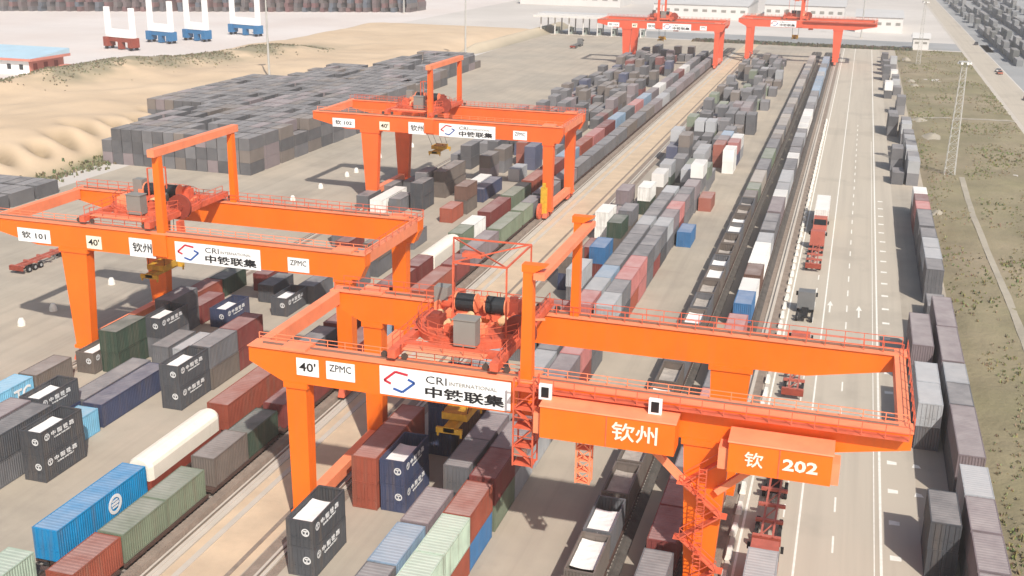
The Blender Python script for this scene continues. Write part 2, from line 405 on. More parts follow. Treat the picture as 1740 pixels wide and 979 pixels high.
def corr(L, H, x, out):                                      # corrugated side panel in the YZ plane
    mb = MB(); n = int((L-.3)/.28); ys = []; st = (L-.3)/n
    y0 = -L/2+.15
    for i in range(n):
        a = y0+i*st
        ys += [(a, 0), (a+st*.32, 0), (a+st*.5, 1), (a+st*.82, 1)]
    ys.append((y0+n*st, 0)); d = .045
    vs = []
    for (y, k) in ys: vs += [(x-out*d*(1-k)-out*.012, y, .17), (x-out*d*(1-k)-out*.012, y, H-.1)]
    fs = [((2*i, 2*i+2, 2*i+3, 2*i+1) if out > 0 else (2*i, 2*i+1, 2*i+3, 2*i+2)) for i in range(len(ys)-1)]
    return mb.add(vs, fs)
def cont_meshes(L, H, kind):
    key = (L, H, kind)
    if key in _cm: return _cm[key]
    hw = WD/2; hl = L/2; d = {}
    fr = MB()
    for sx in (-1, 1):
        for sy in (-1, 1):
            fr.box(*(sorted((sx*hw, sx*(hw-.13)))), *(sorted((sy*hl, sy*(hl-.16)))), .0, H)
        fr.box(*(sorted((sx*hw-sx*.002, sx*(hw-.09)))), -hl+.16, hl-.16, .02, .18)
        fr.box(*(sorted((sx*hw-sx*.002, sx*(hw-.09)))), -hl+.16, hl-.16, H-.11, H-.004)
    for sy in (-1, 1):
        fr.box(-hw+.13, hw-.13, *(sorted((sy*hl-sy*.002, sy*(hl-.12)))), .02, .18)
        fr.box(-hw+.13, hw-.13, *(sorted((sy*hl-sy*.002, sy*(hl-.12)))), H-.13, H-.004)
    d['frame'] = fr.mesh('frame', 'paint')
    d['side_wall'] = [corr(L, H, hw, 1).mesh('side_wall', 'paint'), corr(L, H, -hw, -1).mesh('side_wall', 'paint')]
    ew = MB(); n = 8; st = (WD-.26)/n; vs = []; k = 0
    ys = []
    for i in range(n): a = -hw+.13+i*st; ys += [(a, 0), (a+st*.3, 0), (a+st*.5, 1), (a+st*.8, 1)]
    ys.append((hw-.13, 0))
    for (x, q) in ys: vs += [(x, hl-.06+.045*q, .17), (x, hl-.06+.045*q, H-.12)]
    ew.add(vs, [(2*i+2, 2*i, 2*i+1, 2*i+3) for i in range(len(ys)-1)])
    d['end_wall'] = ew.mesh('end_wall', 'paint')
    dr = []; br = []
    for s in (-1, 1):
        x0, x1 = sorted((s*.012, s*(hw-.135)))
        dm = MB().box(x0, x1, -hl+.03, -hl+.075, .19, H-.14)
        for q in (.3, .55): dm.box(x0+.08, x1-.08, -hl+.015, -hl+.03, .3+(H-.7)*q-.25, .3+(H-.7)*q-.17)
        dr.append(dm.mesh('door', 'paint')); bm_ = MB()
        for t in (.28, .72):
            bx = x0+(x1-x0)*t; bm_.tube((bx, -hl-.012, .06), (bx, -hl-.012, H-.04), .024, 5)
            bm_.box(bx-.02, bx+.3, -hl-.03, -hl-.008, .98, 1.03)
        br.append(bm_.mesh('locking_bar', 'paint'))
    d['door'] = dr; d['locking_bar'] = br
    if kind == 'closed':
        rf = MB(); n = int(L/.42); st = (L-.3)/n; vs = []; ys = []
        for i in range(n): a = -hl+.15+i*st; ys += [(a, 0), (a+st*.35, 0), (a+st*.5, 1), (a+st*.85, 1)]
        ys.append((hl-.15, 0))
        for (y, q) in ys: vs += [(-hw+.1, y, H-.03+.022*q), (hw-.1, y, H-.03+.022*q)]
        rf.add(vs, [(2*i, 2*i+1, 2*i+3, 2*i+2) for i in range(len(ys)-1)])
        rf.box(-hw+.09, hw-.09, -hl+.12, -hl+.16, H-.06, H-.012).box(-hw+.09, hw-.09, hl-.16, hl-.12, H-.06, H-.012)
        d['roof'] = rf.mesh('roof', 'roof')
    else:
        d['floor'] = MB().box(-hw+.06, hw-.06, -hl+.1, hl-.1, .16, .2).mesh('floor', 'floor')
        vs = []; fs = []; nx, ny = 4, 10                      # slightly sagging load cover
        for j in range(ny+1):
            for i in range(nx+1):
                x = -hw+.12+(WD-.24)*i/nx; yy = -hl+.2+(L-.4)*.78*j/ny
                vs.append((x, yy, H*.80+.06*noise.noise((x*2, yy*1.3, 3))-.12*math.sin(math.pi*i/nx)))
        for j in range(ny):
            for i in range(nx): a = j*(nx+1)+i; fs.append((a, a+1, a+nx+2, a+nx+1))
        d['load_cover'] = MB().add(vs, fs).mesh('load_cover', 'liner')
        d['load_fill'] = MB().add([(x, y, z-.25) for x, y, z in vs], fs).mesh('load_cover', 'load')
        rl = MB()
        for sx in (-1, 1): rl.box(*(sorted((sx*(hw+.006), sx*(hw-.12)))), -hl+.02, hl-.02, H-.03, H+.03)
        for sy in (-1, 1): rl.box(-hw+.12, hw-.12, *(sorted((sy*hl, sy*(hl-.13)))), H-.03, H+.03)
        d['top_rail'] = rl.mesh('top_rail', 'paint')
    # simple one-piece far version
    sb = MB().box(-hw, hw, -hl, hl, 0, H-.05).box(-hw+.05, hw-.05, -hl+.05, hl-.05, H-.05, H, 1)
    n = max(4, int(L/.9))
    for i in range(n):
        yy = -hl+.2+(L-.4)*i/n
        for sx in (-1, 1): sb.box(*(sorted((sx*hw, sx*(hw+.03)))), yy, yy+.3, .2, H-.12)
    d['simple'] = sb.mesh('container_shell', ['paint', 'roof'])
    _cm[key] = d; return d
SPECS = []
def cont(x, y, z, L, c, kind='closed', label=None, letter=None, flip=None, H=None, where='', group=None, must=False):
    """x centre, y = near end, z = underside"""
    H = H or (2.59 if kind == 'open' else 2.62)
    SPECS.append(dict(x=x+random.uniform(-.05, .05), y=y+L/2, z=z, L=L, c=c, kind=kind, label=label, letter=letter, H=H, where=where, group=group, must=must,
                      flip=(random.random() < .5 if flip is None else flip)))
L20, L40 = 6.058, 12.19
def stack(x, y, L, cols, where, **k):
    n = len(cols); z = 0.
    for i, c in enumerate(cols):
        lv = 'alone in' if n == 1 else ('low in' if i == 0 else ('atop' if i == n-1 else 'midway up'))
        kk = dict(k); lb = kk.pop('labels', None)
        if lb and lb[i]: kk['label'] = lb[i]
        cont(x, y, z, L, c, where=lv+' '+where, **kk); z += kk.get('H') or (2.59 if kk.get('kind') == 'open' else 2.62)

# --- row along the grass (double row at the roadside)
wR1 = 'the roadside row by the lane'; wR2 = 'the roadside row by the grass'
for (y, L, cs) in [(88.5, L20, 'dk dk'), (114.1, L20, 'gr lg'), (120.3, L20, 'gr lg'), (132.0, L40, 'gr pu'), (248.3, L20, 'dk'), (262.5, L20, 'gr gr'), (310, L20, 'gr dk'), (316.2, L20, 'gr gr'),
                   (383, L20, 'dk wh'), (402, L20, 'dk'), (430, L20, 'gr dk'), (448, L20, 'dk dk'), (462, L20, 'gr'), (476, L20, 'dk dk'), (490, L20, 'dk')]:
    kw = dict(labels=[None, 'charcoal container on top of the two-high stack beside the bay markings'], flip=False) if y == 88.5 else {}
    stack(11.2, y, L, cs.split(), wR1, **kw)
for (y, L, cs) in [(69.4, L20, 'gr pu'), (75.6, L20, 'gr pu'), (81.9, L20, 'gr pu'), (88.2, L20, 'gr pu'), (94.5, L20, 'gr lg'), (102.6, L40, 'dk pu'), (115.0, L20, 'gr gr'), (121.2, L20, 'gr lg'), (127.8, L40, 'gr pu'),
                   (140.2, L40, 'gr pu'), (156, L20, 'gr'), (165.4, L20, 'gr gr'), (171.6, L20, 'gr lg'), (178, L20, 'dk lg'), (184.3, L20, 'gr gr'), (191.8, L40, 'gr gr'), (204.3, L20, 'rb pk'), (210.5, L20, 'rb rb'), (216.7, L20, 'dk wh'),
                   (248.4, L20, 'gr lg'), (254.6, L20, 'gr gr'), (262.7, L20, 'gr lg'), (269, L20, 'dk gr'), (277, L20, 'gr lg'), (285, L20, 'dk gr'), (299, L20, 'gr lg'), (305.3, L20, 'gr gr'), (312, L20, 'gr'), (349, L20, 'gr gr'), (356, L20, 'gr'),
                   (392, L20, 'gr'), (410, L20, 'lg'), (424, L20, 'gr'), (440, L20, 'wh'), (463, L20, 'gr lg'), (481, L20, 'gr')]:
    kw = {}
    if y == 102.6: kw = dict(labels=[None, 'long mauve grey container on top of the row bordering the grass'])
    stack(14.25, y, L, cs.split(), wR2, **kw)

# --- double row in the middle of the yard
wE = 'the central row by open concrete'; wD = 'the central row facing the sand'
Y = 133.2
E1 = [(58.6, 'mt mt'), (64.8, 'rd mt'), (70.95, 'rd mt'), (77.1, 'cb rd'), (84.0, 'gn rb'), (90.1, 'lg pu'), (97.0, 'lg rb'), (103.2, 'gr gr'), (109.4, 'gr pu'), (115.6, 'rb pk'), (121.7, 'gr gr')]
for (y, cs) in E1:
    kw = {}
    if y == 77.1: kw = dict(labels=['mid blue container squeezed under a brick red one', 'brick red container riding on a blue one'], flip=False)
    stack(-27.55, y, L20, cs.split(), wE, **kw)
seqE = 'lg gr pk pk gr gr gr lg pu pk pu gr'.split(); seqD = 'pk lg lb gr gr gr gr lg gr gr gr lg'.split(); low = 'gr dk rd pk gr rb dk gr gr rb gr gr'.split()
for i in range(12):
    yy = 133.2+i*6.13
    stack(-27.55, yy, L20, [low[i], seqE[i]], wE); stack(-30.42, yy, L20, [low[-1-i], seqD[i]], wD)
for (y, cs) in [(62.3, 'gr gr'), (68.5, 'gr lb'), (74.9, 'gr pu'), (85.2, 'dk gr'), (91.3, 'gr pu'), (97.4, 'gr lg'), (103.6, 'dk gr'), (109.8, 'gr lg'), (116, 'gr gr'), (122.2, 'gr pu')]:
    stack(-30.42, y, L20, cs.split(), wD)
stack(-24.65, 183.2, L20, ['cb'], 'beside the double row', labels=['single mid blue container standing out on the open concrete']); stack(-24.65, 209.7, L20, ['rd'], '', labels=['single brick red container standing out on the open concrete'])
stack(-27.4, 207.5, L20, ['gr', 'pu'], wE); stack(-27.2, 214.8, L20, ['be', 'gr', 'wh'], wE)
stack(-24.55, 246.3, L20, ['wh', 'wh'], '', labels=['white container at the foot of an all-white stack', 'white container topping an all-white stack'])
# --- near stacks beside the sand strip
wS = 'the stacks by the sand strip'
stack(-39.3, 72.2, L20, ['dk', 'dk'], wS, kind='open', letter='CR', flip=False, labels=['lower charcoal open-top container next to the leg of the crane numbered 202', 'charcoal open-top container filled with white, next to the leg of crane 202'])
stack(-39.0, 84.2, L40, ['rd', 'rd'], wS, flip=False, labels=['lower long brick red container beside the sill beam of crane 202', 'upper long brick red container beside the sill beam of crane 202'])
stack(-36.35, 84.5, L20, ['nv', 'nv'], wS, kind='open', letter='CR', flip=False, labels=['lower navy open-top container beside the brick red pair', 'upper navy open-top container beside the brick red pair'])
stack(-36.3, 96.6, L20, ['nv', 'nv', 'nv'], wS, flip=True)
stack(-33.3, 97.2, L20, ['bw', 'bw'], wS); stack(-33.3, 103.6, L20, ['gr'], wS)
stack(-36.2, 110, L20, ['gr', 'lg'], wS); stack(-38.9, 118, L20, ['wh'], wS); stack(-36.3, 124, L20, ['gr', 'dk'], wS); stack(-33.4, 128, L20, ['pu', 'rb'], wS)
stack(-37.6, 153.4, L20, ['nv', 'tp'], wS); stack(-34.5, 159.9, L20, ['rb', 'cb'], wS); stack(-34.9, 147.5, L20, ['gr', 'lg'], wS)
stack(-35.1, 175.3, L20, ['tp', 'dg'], wS); stack(-37.6, 168.5, L20, ['rb'], wS); stack(-38.5, 181.7, L20, ['wh', 'wh'], wS); stack(-35.0, 184, L20, ['tp', 'gr'], wS)
for (x, y, cs) in [(-37.9, 192, 'pu'), (-38.6, 199, 'gr pu'), (-35.2, 203, 'dg wh'), (-36.3, 212, 'dg'), (-34.9, 216, 'tp wh'), (-35.1, 226, 'dg lg'), (-33.4, 233, 'gr gr'), (-37, 245.5, 'nv nv'), (-34.4, 246, 'gr gr tp'), (-37.2, 252, 'gr gr lg')]:
    stack(x, y, L20, cs.split(), wS)
# --- far half of the central yard
wF = 'the far central yard'
for (x, y, cs) in [(-27.5, 233, 'gr'), (-30.1, 222, 'gr lg'), (-30.1, 228.3, 'gr gn'), (-27.4, 226, 'gr gn'), (-30.2, 240, 'gr lg'), (-30.2, 246.2, 'gr lg'), (-27.4, 252, 'rd rd'), (-24.6, 256, 'nv pk'), (-24.6, 262.4, 'lg wh'), (-27.4, 259, 'gr pu'), (-27.4, 265.5, 'gr lb')]:
    stack(x, y, L20, cs.split(), wF)
for x in (-24.6, -27.4, -30.1, -33.2, -36.0, -38.8):
    y = 258 if x < -31 else 273.
    while y < 468:
        p = {-24.6: .22, -27.4: .8, -30.1: .88, -33.2: .62, -36.0: .6, -38.8: .4}[x]
        if random.random() < p:
            n = random.choice([1, 1, 2, 2]); stack(x, y, L20, [random.choice('gr gr dk lg gr dk pu tp tp gr dk gn'.split()) for _ in range(n)], wF)
        y += 6.2

# --- left yard under the row of cranes at the berm side
wL = 'the left yard under crane 101'
CRc = dict(kind='open', letter='CR', flip=False)
stack(-71.0, 79.0, L20, ['dk', 'dk'], wL, labels=['lower charcoal open-top container with white lettering, near the bright blue container', 'upper charcoal open-top container with white lettering, near the bright blue container'], **CRc)
for (y, cs) in [(60.2, 'gr dk'), (72.6, 'gr dk')]: stack(-74.25, y, L40, cs.split(), wL)
for (y, cs) in [(60.6, 'gr gr'), (72.9, 'gr pu')]: stack(-77.0, y, L40, cs.split(), wL)
stack(-76.4, 85.5, L20, ['nv', 'dk'], wL, labels=[None, 'charcoal open-top container with a pale load behind the long grey rows'], **CRc)
stack(-85.5, 83.2, L40, ['sk'], wL, letter='TC', labels=['long sky blue container standing by the outer crane rail'])
stack(-85.3, 95.7, L20, ['tp'], wL, labels=['taupe container standing by the outer crane rail'])
stack(-73.35, 84.4, L20, ['sk'], wL, letter='TC', labels=['short sky blue container at the end of a long navy one'])
stack(-73.45, 91.2, L40, ['nv'], wL, labels=['long navy container lying in front of the short sky blue one'])
stack(-76.1, 91.8, L40, ['gr'], wL, labels=['long grey container lying side by side with the long navy one'])
stack(-83.6, 103.4, L20, ['tp'], wL, kind='open', letter='CR', flip=False, labels=['taupe open-top container with white lettering at the foot of the crane 101 leg'])
stack(-80.9, 104.5, L20, ['dg', 'dg'], wL); stack(-78.9, 110.3, L20, ['gr', 'dk'], wL, labels=['grey container under a lettered charcoal one by the crane 101 sill', 'lettered charcoal open-top container by the crane 101 sill'], **CRc)
stack(-76.5, 108.1, L20, ['gr'], wL); stack(-73.5, 108.1, L20, ['lg'], wL)
stack(-68.2, 97.7, L20, ['dk', 'dk'], wL, labels=['lower lettered charcoal open-top container beside the rails of the loading track', 'upper lettered charcoal open-top container beside the rails of the loading track'], **CRc)
stack(-68.0, 103.8, L20, ['tp', 'gr'], wL); stack(-68.0, 109.9, L20, ['rb', 'rb'], wL)
stack(-77.2, 122.4, L20, ['nv'], wL, labels=['lettered navy open-top container under the girder of crane 101'], **CRc)
stack(-84.6, 127.8, L20, ['rd'], wL); stack(-84.3, 134.0, L20, ['dg'], wL); stack(-81.3, 116.5, L20, ['gr', 'gr'], wL); stack(-81.2, 122.7, L20, ['rb'], wL); stack(-71.9, 129.2, L20, ['dk'], wL, **CRc); stack(-70.9, 135.4, L20, ['gr'], wL)
stack(-76.3, 133.7, L20, ['dk'], wL); stack(-79.5, 138, L20, ['rb'], wL); stack(-67.6, 141.5, L20, ['gr', 'gr'], wL); stack(-71, 147, L20, ['dk'], wL); stack(-67.4, 150, L40, ['gr', 'tp'], wL)
for (x, y, L, cs) in [(-76, 158, L20, 'rb'), (-79, 163, L20, 'gr gr'), (-82, 170, L20, 'rb'), (-68, 166, L20, 'gr'), (-71.5, 172, L20, 'gr'), (-86.1, 188.4, L20, 'dk'), (-82.3, 186.1, L40, 'wh'), (-79.4, 188.2, L20, 'gr'), (-76.2, 191.0, L20, 'dk dk'), (-75.8, 202.4, L40, 'tp tp'), (-67.6, 191.5, L20, 'tp bw'), (-67.6, 201.5, L40, 'nv'),
                      (-70.4, 203, L40, 'wh'), (-67.9, 184.5, L20, 'rd'), (-78.8, 200, L20, 'gr gr'), (-82.5, 203, L20, 'dk'), (-85.3, 198, L20, 'gr'), (-72.5, 220.6, L20, 'pu tp'), (-71.9, 229, L20, 'gr tp'), (-79.9, 229.9, L20, 'dk dk'), (-66.5, 234, L20, 'nv nv'), (-69.5, 238, L20, 'rd rd'), (-76, 237, L20, 'gr dk'), (-83, 232, L20, 'gr'), (-66.5, 222, L20, 'lg')]:
    kw = {}
    if y == 186.1: kw = dict(labels=['long white container standing by the far crane leg in the left yard'])
    stack(x, y, L, cs.split(), 'the left yard beyond crane 101', **kw)
for x in (-84.4, -81.6, -78.8, -76.0, -73.2, -70.4, -67.6, -64.9):
    y = 246+random.uniform(0, 4)
    while y < 470:
        if random.random() < .58: stack(x, y, L20, [random.choice('gr gr dk dk nv tp gr dk pu tp rb'.split()) for _ in range(random.choice([1, 1, 2, 2]))], 'the far left yard')
        y += 6.25
# --- dark blocks behind the left yard
wB = 'the dark block behind the left yard'
def block(x0, nx, y0, ny, h, hole=.0):
    for i in range(nx):
        for j in range(ny):
            hh = h if random.random() > hole else h-1
            for k in range(hh):
                if k < hh-1 and j > 0 and i < nx-1: continue
                cont(x0+i*2.62, y0+j*6.9, k*2.62, L20, random.choice('dk gr dk tp gr dk pu'.split()), where=('atop ' if k == hh-1 else 'low in ')+wB)
block(-155.5, 14, 207, 6, 3, .15); block(-171, 20, 247, 8, 3, .12); block(-171, 16, 302, 8, 2, .2); block(-158, 9, 360, 7, 2, .2); block(-132, 3, 300, 4, 2, .1)
block(-172, 10, 160, 3, 1, .0)

# --- trains
WAG = []
def train(tk, items, y_end=None, where=''):
    x = TRK[tk]
    for it in items:
        y, L, c = it[:3]; kw = it[3] if len(it) > 3 else {}
        kw = dict(kw); k = kw.pop('kind', 'closed'); cont(x, y, 1.12, L, c, kind=k, where='on '+where, **kw)
tA = 'the train by the left yard'; tB = 'the train by the sand strip'; tG = 'the open-top train'; tC = 'the train by the kerb'
train('A', [(57.4, L20, 'mt', dict(label='pale mint green container at the end of a red wagon')), (66.2, L40, 'bl', dict(H=2.9, letter='DISC', flip=False, label='long bright blue container with a round white emblem, on a wagon')), (92.7, L40, 'rd', dict(H=2.9, flip=False, label='long brick red container on the wagon behind the white rounded one')),
            (106.2, L40, 'gr'), (119.6, L40, 'rb'), (133, L40, 'rb'), (146.0, L20, 'rb'), (165.3, L20, 'gn'), (171.6, L20, 'wh'), (180.4, L40, 'rb'), (193.8, L40, 'gn')], where=tA)
yy = 207.4
for c in 'rd rb lb rd pk rb lb gr pk lb pu wh pu gr rb wh gr gr dk gr'.split():
    train('A', [(yy, L40, c)], where=tA); yy += 13.2
train('B', [(61.5, L20, 'rd', dict(label='short brick red container at the head of the green pair')), (67.8, L20, 'gn'), (73.95, L20, 'gn'), (81.6, L20, 'tp', dict(H=2.9)), (87.75, L20, 'dg'), (95.2, L40, 'rb'), (108.5, L40, 'rb'), (121.6, L20, 'lb'), (127.8, L20, 'gn'), (135.2, L40, 'rd'), (148.4, L20, 'rb'), (156.9, L40, 'pu'), (170.2, L40, 'gn'), (183.6, L20, 'gn'), (189.8, L20, 'gr')], where=tB)
yy = 197.4; k = 0
while yy < 470:
    train('B', [(yy, L40, random.choice('gr pu lg gr tp gr'.split()))], where=tB); yy += 13.2
# open-top containers on the left of the two roadside tracks
yy = 61.0; j = 0
while yy < 215:
    train('G', [(yy, L20, 'tp' if j % 3 else 'gr', dict(kind='open', H=2.5))], where=tG); yy += 6.55 if j % 2 == 0 else 6.95; j += 1
while yy < 470:
    train('G', [(yy, random.choice([L20, L40, L20]), random.choice('gr be tp gn be gr'.split()), {})], where=tG)
    yy += SPECS[-1]['L']+.7
CT = [(59.8, L20, 'gr'), (67.2, L20, 'pu'), (73.4, L20, 'gr'), (80.9, L20, 'rb'), (87.1, L20, 'rb'), (94.6, L20, 'pu'), (100.8, L20, 'gr'), (108.3, L20, 'pk'), (114.5, L20, 'gr'), (122, L20, 'pu'), (128.3, L40, 'pk'), (144.8, L20, 'cb'), (151, L20, 'wh'),
      (158.6, L20, 'bw'), (165.2, L40, 'wh'), (177.6, L20, 'lg'), (185.4, L20, 'gr'), (191.6, L20, 'gr'), (199, L40, 'pu'), (211.6, L20, 'wh'), (218.0, L20, 'lg'), (225, L40, 'lg'), (238, L40, 'gr'), (251, L20, 'wh'), (258, L20, 'gr'), (265.5, L40, 'gr'), (278.6, L20, 'lg'), (285, L20, 'gr'), (292.6, L20, 'wh')]
train('C', CT, where=tC)
yy = 300.
while yy < 468:
    train('C', [(yy, L40, random.choice('lg lg gr gr lb wh'.split()))], where=tC); yy += 13.1

# rank by apparent size: the largest become objects of their own
for s in SPECS: s['d'] = s['L']**.5/math.dist((s['x'], s['y'], s['z']), (0, 0, CAMH))
SPECS.sort(key=lambda s: -s['d'])
IND, REST = SPECS[:320], SPECS[320:]
def tan_fill(s): return s['letter'] is None and s['y'] > 90 and round(s['y']) % 3 != 0
def base_label(s): return '%s%s %scontainer %s' % ('long ' if s['L'] > 8 else '', CN[s['c']], ('tan-filled open-top ' if tan_fill(s) else 'white-filled open-top ') if s['kind'] == 'open' else '', s['where'])
from collections import Counter
cnt = Counter(base_label(s) for s in IND if not s['label'])
for s in IND:
    if s['label']: continue
    b = base_label(s); s['label'] = b
    if cnt[b] < 2: continue
    nb = [[t for t in SPECS if t is not s and abs(t['x']-s['x']) < .9 and abs(t['z']-s['z']) < .6 and 0 < sg*(t['y']-s['y']) < 16] for sg in (-1, 1)]
    nb = [min(q, key=lambda t: abs(t['y']-s['y'])) if q else None for q in nb]
    cs = []
    for t in nb:
        if t and CN[t['c']] not in cs: cs.append(CN[t['c']])
    un = [t for t in SPECS if abs(t['x']-s['x']) < .9 and abs(t['y']-s['y']) < 3 and 2 < s['z']-t['z'] < 3]
    ov = [t for t in SPECS if abs(t['x']-s['x']) < .9 and abs(t['y']-s['y']) < 3 and 2 < t['z']-s['z'] < 3]
    for e in ([', between %s and %s' % tuple(cs)] if len(cs) == 2 else [])+([', next to %s' % cs[0]] if cs else []):
        if len((s['label']+e).split()) <= 16: s['label'] += e; break
    for q, w in ((un, ', over '), (ov, ', under ')):
        if q and len((s['label']+w+CN[q[0]['c']]).split()) <= 16: s['label'] += w+CN[q[0]['c']]; break
cr_t = text_mesh('中 国 铁 路', .50, 'inkc', .016, 3.3); cr_s = text_mesh('CHINA RAILWAY', .17, 'inkc', .0, 2.4); tc_t = text_mesh('TC', 1.5, 'white', .02)
em = MB().ring((0, 0), .26, .36, 0, .015, 20).box(-.05, .05, -.22, .12, 0, .015).box(-.16, .16, -.24, -.15, 0, .015).box(-.18, .18, .06, .17, 0, .015)
em_me = MB(); em_me.v = [(x, -z, y) for (x, y, z) in em.v]; em_me.f = em.f; em_me.m = em.m; em_m = em_me.mesh('emblem', 'inkc')
dsc = MB().ring((0, 0), .62, .92, 0, .02, 24).box(-.5, .5, -.06, .16, 0, .02).box(-.4, .4, -.34, -.16, 0, .02).box(-.36, .36, .26, .42, 0, .02)
dm = MB(); dm.v = [(x, -z, y) for (x, y, z) in dsc.v]; dm.f = dsc.f; dm.m = dsc.m; dsc_m = dm.mesh('emblem', 'white')
def place(s):
    c = PAL[s['c']]; k = random.uniform(.88, 1.12); colr = (c[0]*k, c[1]*k, c[2]*k, 1)
    d = cont_meshes(s['L'], s['H'], s['kind'])
    lab = s['label']
    far = s['y'] > 235
    if far:
        o = obj('shipping_container', d['simple'], None, (s['x'], s['y'], s['z']), math.pi if s['flip'] else 0); o.color = colr
    else:
        o = empty('shipping_container', (s['x'], s['y'], s['z']), math.pi if s['flip'] else 0)
        def part(n, me, par=o, loc=(0, 0, 0), rz=0.):
            q = obj(n, me, par, loc, rz); q.color = colr; return q
        part('frame', d['frame'])
        for w in d['side_wall']: part('side_wall', w)
        part('end_wall', d['end_wall'])
        for i in (0, 1):
            q = part('door', d['door'][i]); part('locking_bar', d['locking_bar'][i], q)
        if s['kind'] == 'closed': part('roof', d['roof'])
        else: part('floor', d['floor']); part('load_cover', d['load_fill' if tan_fill(s) else 'load_cover']); part('top_rail', d['top_rail'])
        sg = -1 if s['flip'] else 1
        if s['letter'] == 'CR':
            hw = WD/2+.012
            part('emblem', em_m, o, (sg*hw, sg*-2.2, s['H']*.72), math.pi/2 if sg > 0 else -math.pi/2)
            part('lettering', cr_t, o, (sg*hw, sg*-1.55, s['H']*.64), math.pi/2 if sg > 0 else -math.pi/2)
            part('lettering', cr_s, o, (sg*hw, sg*-1.2, s['H']*.52), math.pi/2 if sg > 0 else -math.pi/2)
            part('emblem', em_m, o, (0.55*sg, sg*(-s['L']/2-.04), s['H']*.62), 0 if sg > 0 else math.pi)
        if s['letter'] == 'TC': part('lettering', tc_t, o, (sg*(WD/2+.012), sg*-(s['L']/2-.9) if s['L'] < 8 else sg*3.0, .5), math.pi/2 if sg > 0 else -math.pi/2)
        if s['letter'] == 'DISC': part('emblem', dsc_m, o, (sg*(WD/2+.014), sg*1.4, s['H']*.52), math.pi/2 if sg > 0 else -math.pi/2)
    tag(o, lab, 'container', s['group'] or ('containers '+(s['where'] or 'standing singly')))
    return o
for s in IND: place(s)
mb = MB(); cols = []
def farbox(x, y, z, L, H, c, W_=WD, ribs=True):
    n0 = len(mb.v); mb.box(x-W_/2, x+W_/2, y-L/2, y+L/2, z, z+H-.04).box(x-W_/2+.06, x+W_/2-.06, y-L/2+.06, y+L/2-.06, z+H-.04, z+H, 1)
    k = random.uniform(.8, 1.2); cols.extend([(c[0]*k, c[1]*k, c[2]*k, 1)]*(len(mb.v)-n0))
for s in REST: farbox(s['x'], s['y'], s['z'], s['L'], s['H'], PAL[s['c']])
# container stacks across the apron and on the lots far to the right
mar = [(.13, .05, .055), (.10, .07, .075), (.08, .075, .085), (.14, .06, .06), (.10, .085, .085), (.06, .08, .11)]
for i in range(0, 62):
    bx = -262-i*4.6; by = 655-i*2.35
    for r in range(2):
        hh = random.choice([5, 5, 6])
        for k in range(hh): farbox(bx-random.uniform(0, 1.4), by+r*14, k*2.62, L40, 2.62, random.choice(mar))
for X in (64, 72, 84, 92, 106, 128, 136, 152, 176, 200, 226):
    y = 430+random.uniform(0, 120)
    while y < 1050:
        if random.random() < .8:
            for k in range(random.choice([1, 1, 2])): farbox(X+random.uniform(-.2, .2), y, k*2.62, L40, 2.62, random.choice([(.12, .13, .14), (.16, .17, .18), (.09, .10, .10), (.20, .20, .20)]))
        y += 13
me = mb.mesh('distant_containers', ['attr', 'attrtop']); at = me.color_attributes.new('Col', 'FLOAT_COLOR', 'POINT')
at.data.foreach_set('color', [v for c in cols for v in c])
tag(obj('distant_containers', me), 'stacked shipping containers filling the far yards', 'containers', kind='stuff')

# ------------------------------------------------------------------ wagons
def wagon_meshes():
    L = 12.6; d = {}
    fr = MB().box(-1.3, -1.12, -L/2, L/2, .78, 1.08).box(1.12, 1.3, -L/2, L/2, .78, 1.08)
    fr.box(-.2, .2, -L/2, L/2, .7, 1.0)
    for i in range(9):
        y = -L/2+.1+i*(L-.4)/8; fr.box(-1.12, 1.12, y, y+.2, .8, 1.04)
    d['frame'] = fr.mesh('frame', 'wagon')
    d['deck'] = MB().box(-1.1, 1.1, -L/2+.05, L/2-.05, 1.04, 1.1).mesh('deck', 'wagon')
    bg_ = MB()
    for s in (-1, 1): bg_.box(s*.98-.08, s*.98+.08, -1.35, 1.35, .58, .76).box(s*.98-.1, s*.98+.1, -.35, .35, .42, .6)
    bg_.box(-.95, .95, -.2, .2, .55, .78)
    d['bogie'] = bg_.mesh('bogie', 'wagon')
    w = MB()
    for s in (-1, 1): w.tube((s*.66, 0, .93-.0), (s*.80, 0, .93), .42, 14).tube((s*.60, 0, .93), (s*.66, 0, .93), .45, 14)
    w.tube((-.66, 0, .93), (.66, 0, .93), .08, 6)
    w.v = [(x, y, z) for (x, y, z) in w.v]
    d['wheelset'] = w.mesh('wheelset', 'wheel')
    d['coupler'] = MB().box(-.12, .12, -.38, .38, .80, 1.0).box(-.2, .2, -.14, .14, .76, 1.04).mesh('coupler', 'wheel')
    return d
WM = wagon_meshes()
def wagon(x, y, lab, grp, simple):
    o = empty('flat_wagon', (x, y, 0)) if not simple else obj('flat_wagon', WM['frame'], None, (x, y, 0))
    tag(o, lab, 'wagon', grp)
    if simple: return
    obj('frame', WM['frame'], o); obj('deck', WM['deck'], o)
    for s in (-1, 1):
        b = obj('bogie', WM['bogie'], o, (0, s*4.3, 0))
        for t in (-1, 1): obj('wheelset', WM['wheelset'], b, (0, t*.9, 0))
        obj('coupler', WM['coupler'], o, (0, s*6.65, 0))
TN = {'A': tA, 'B': tB, 'G': tG, 'C': tC}
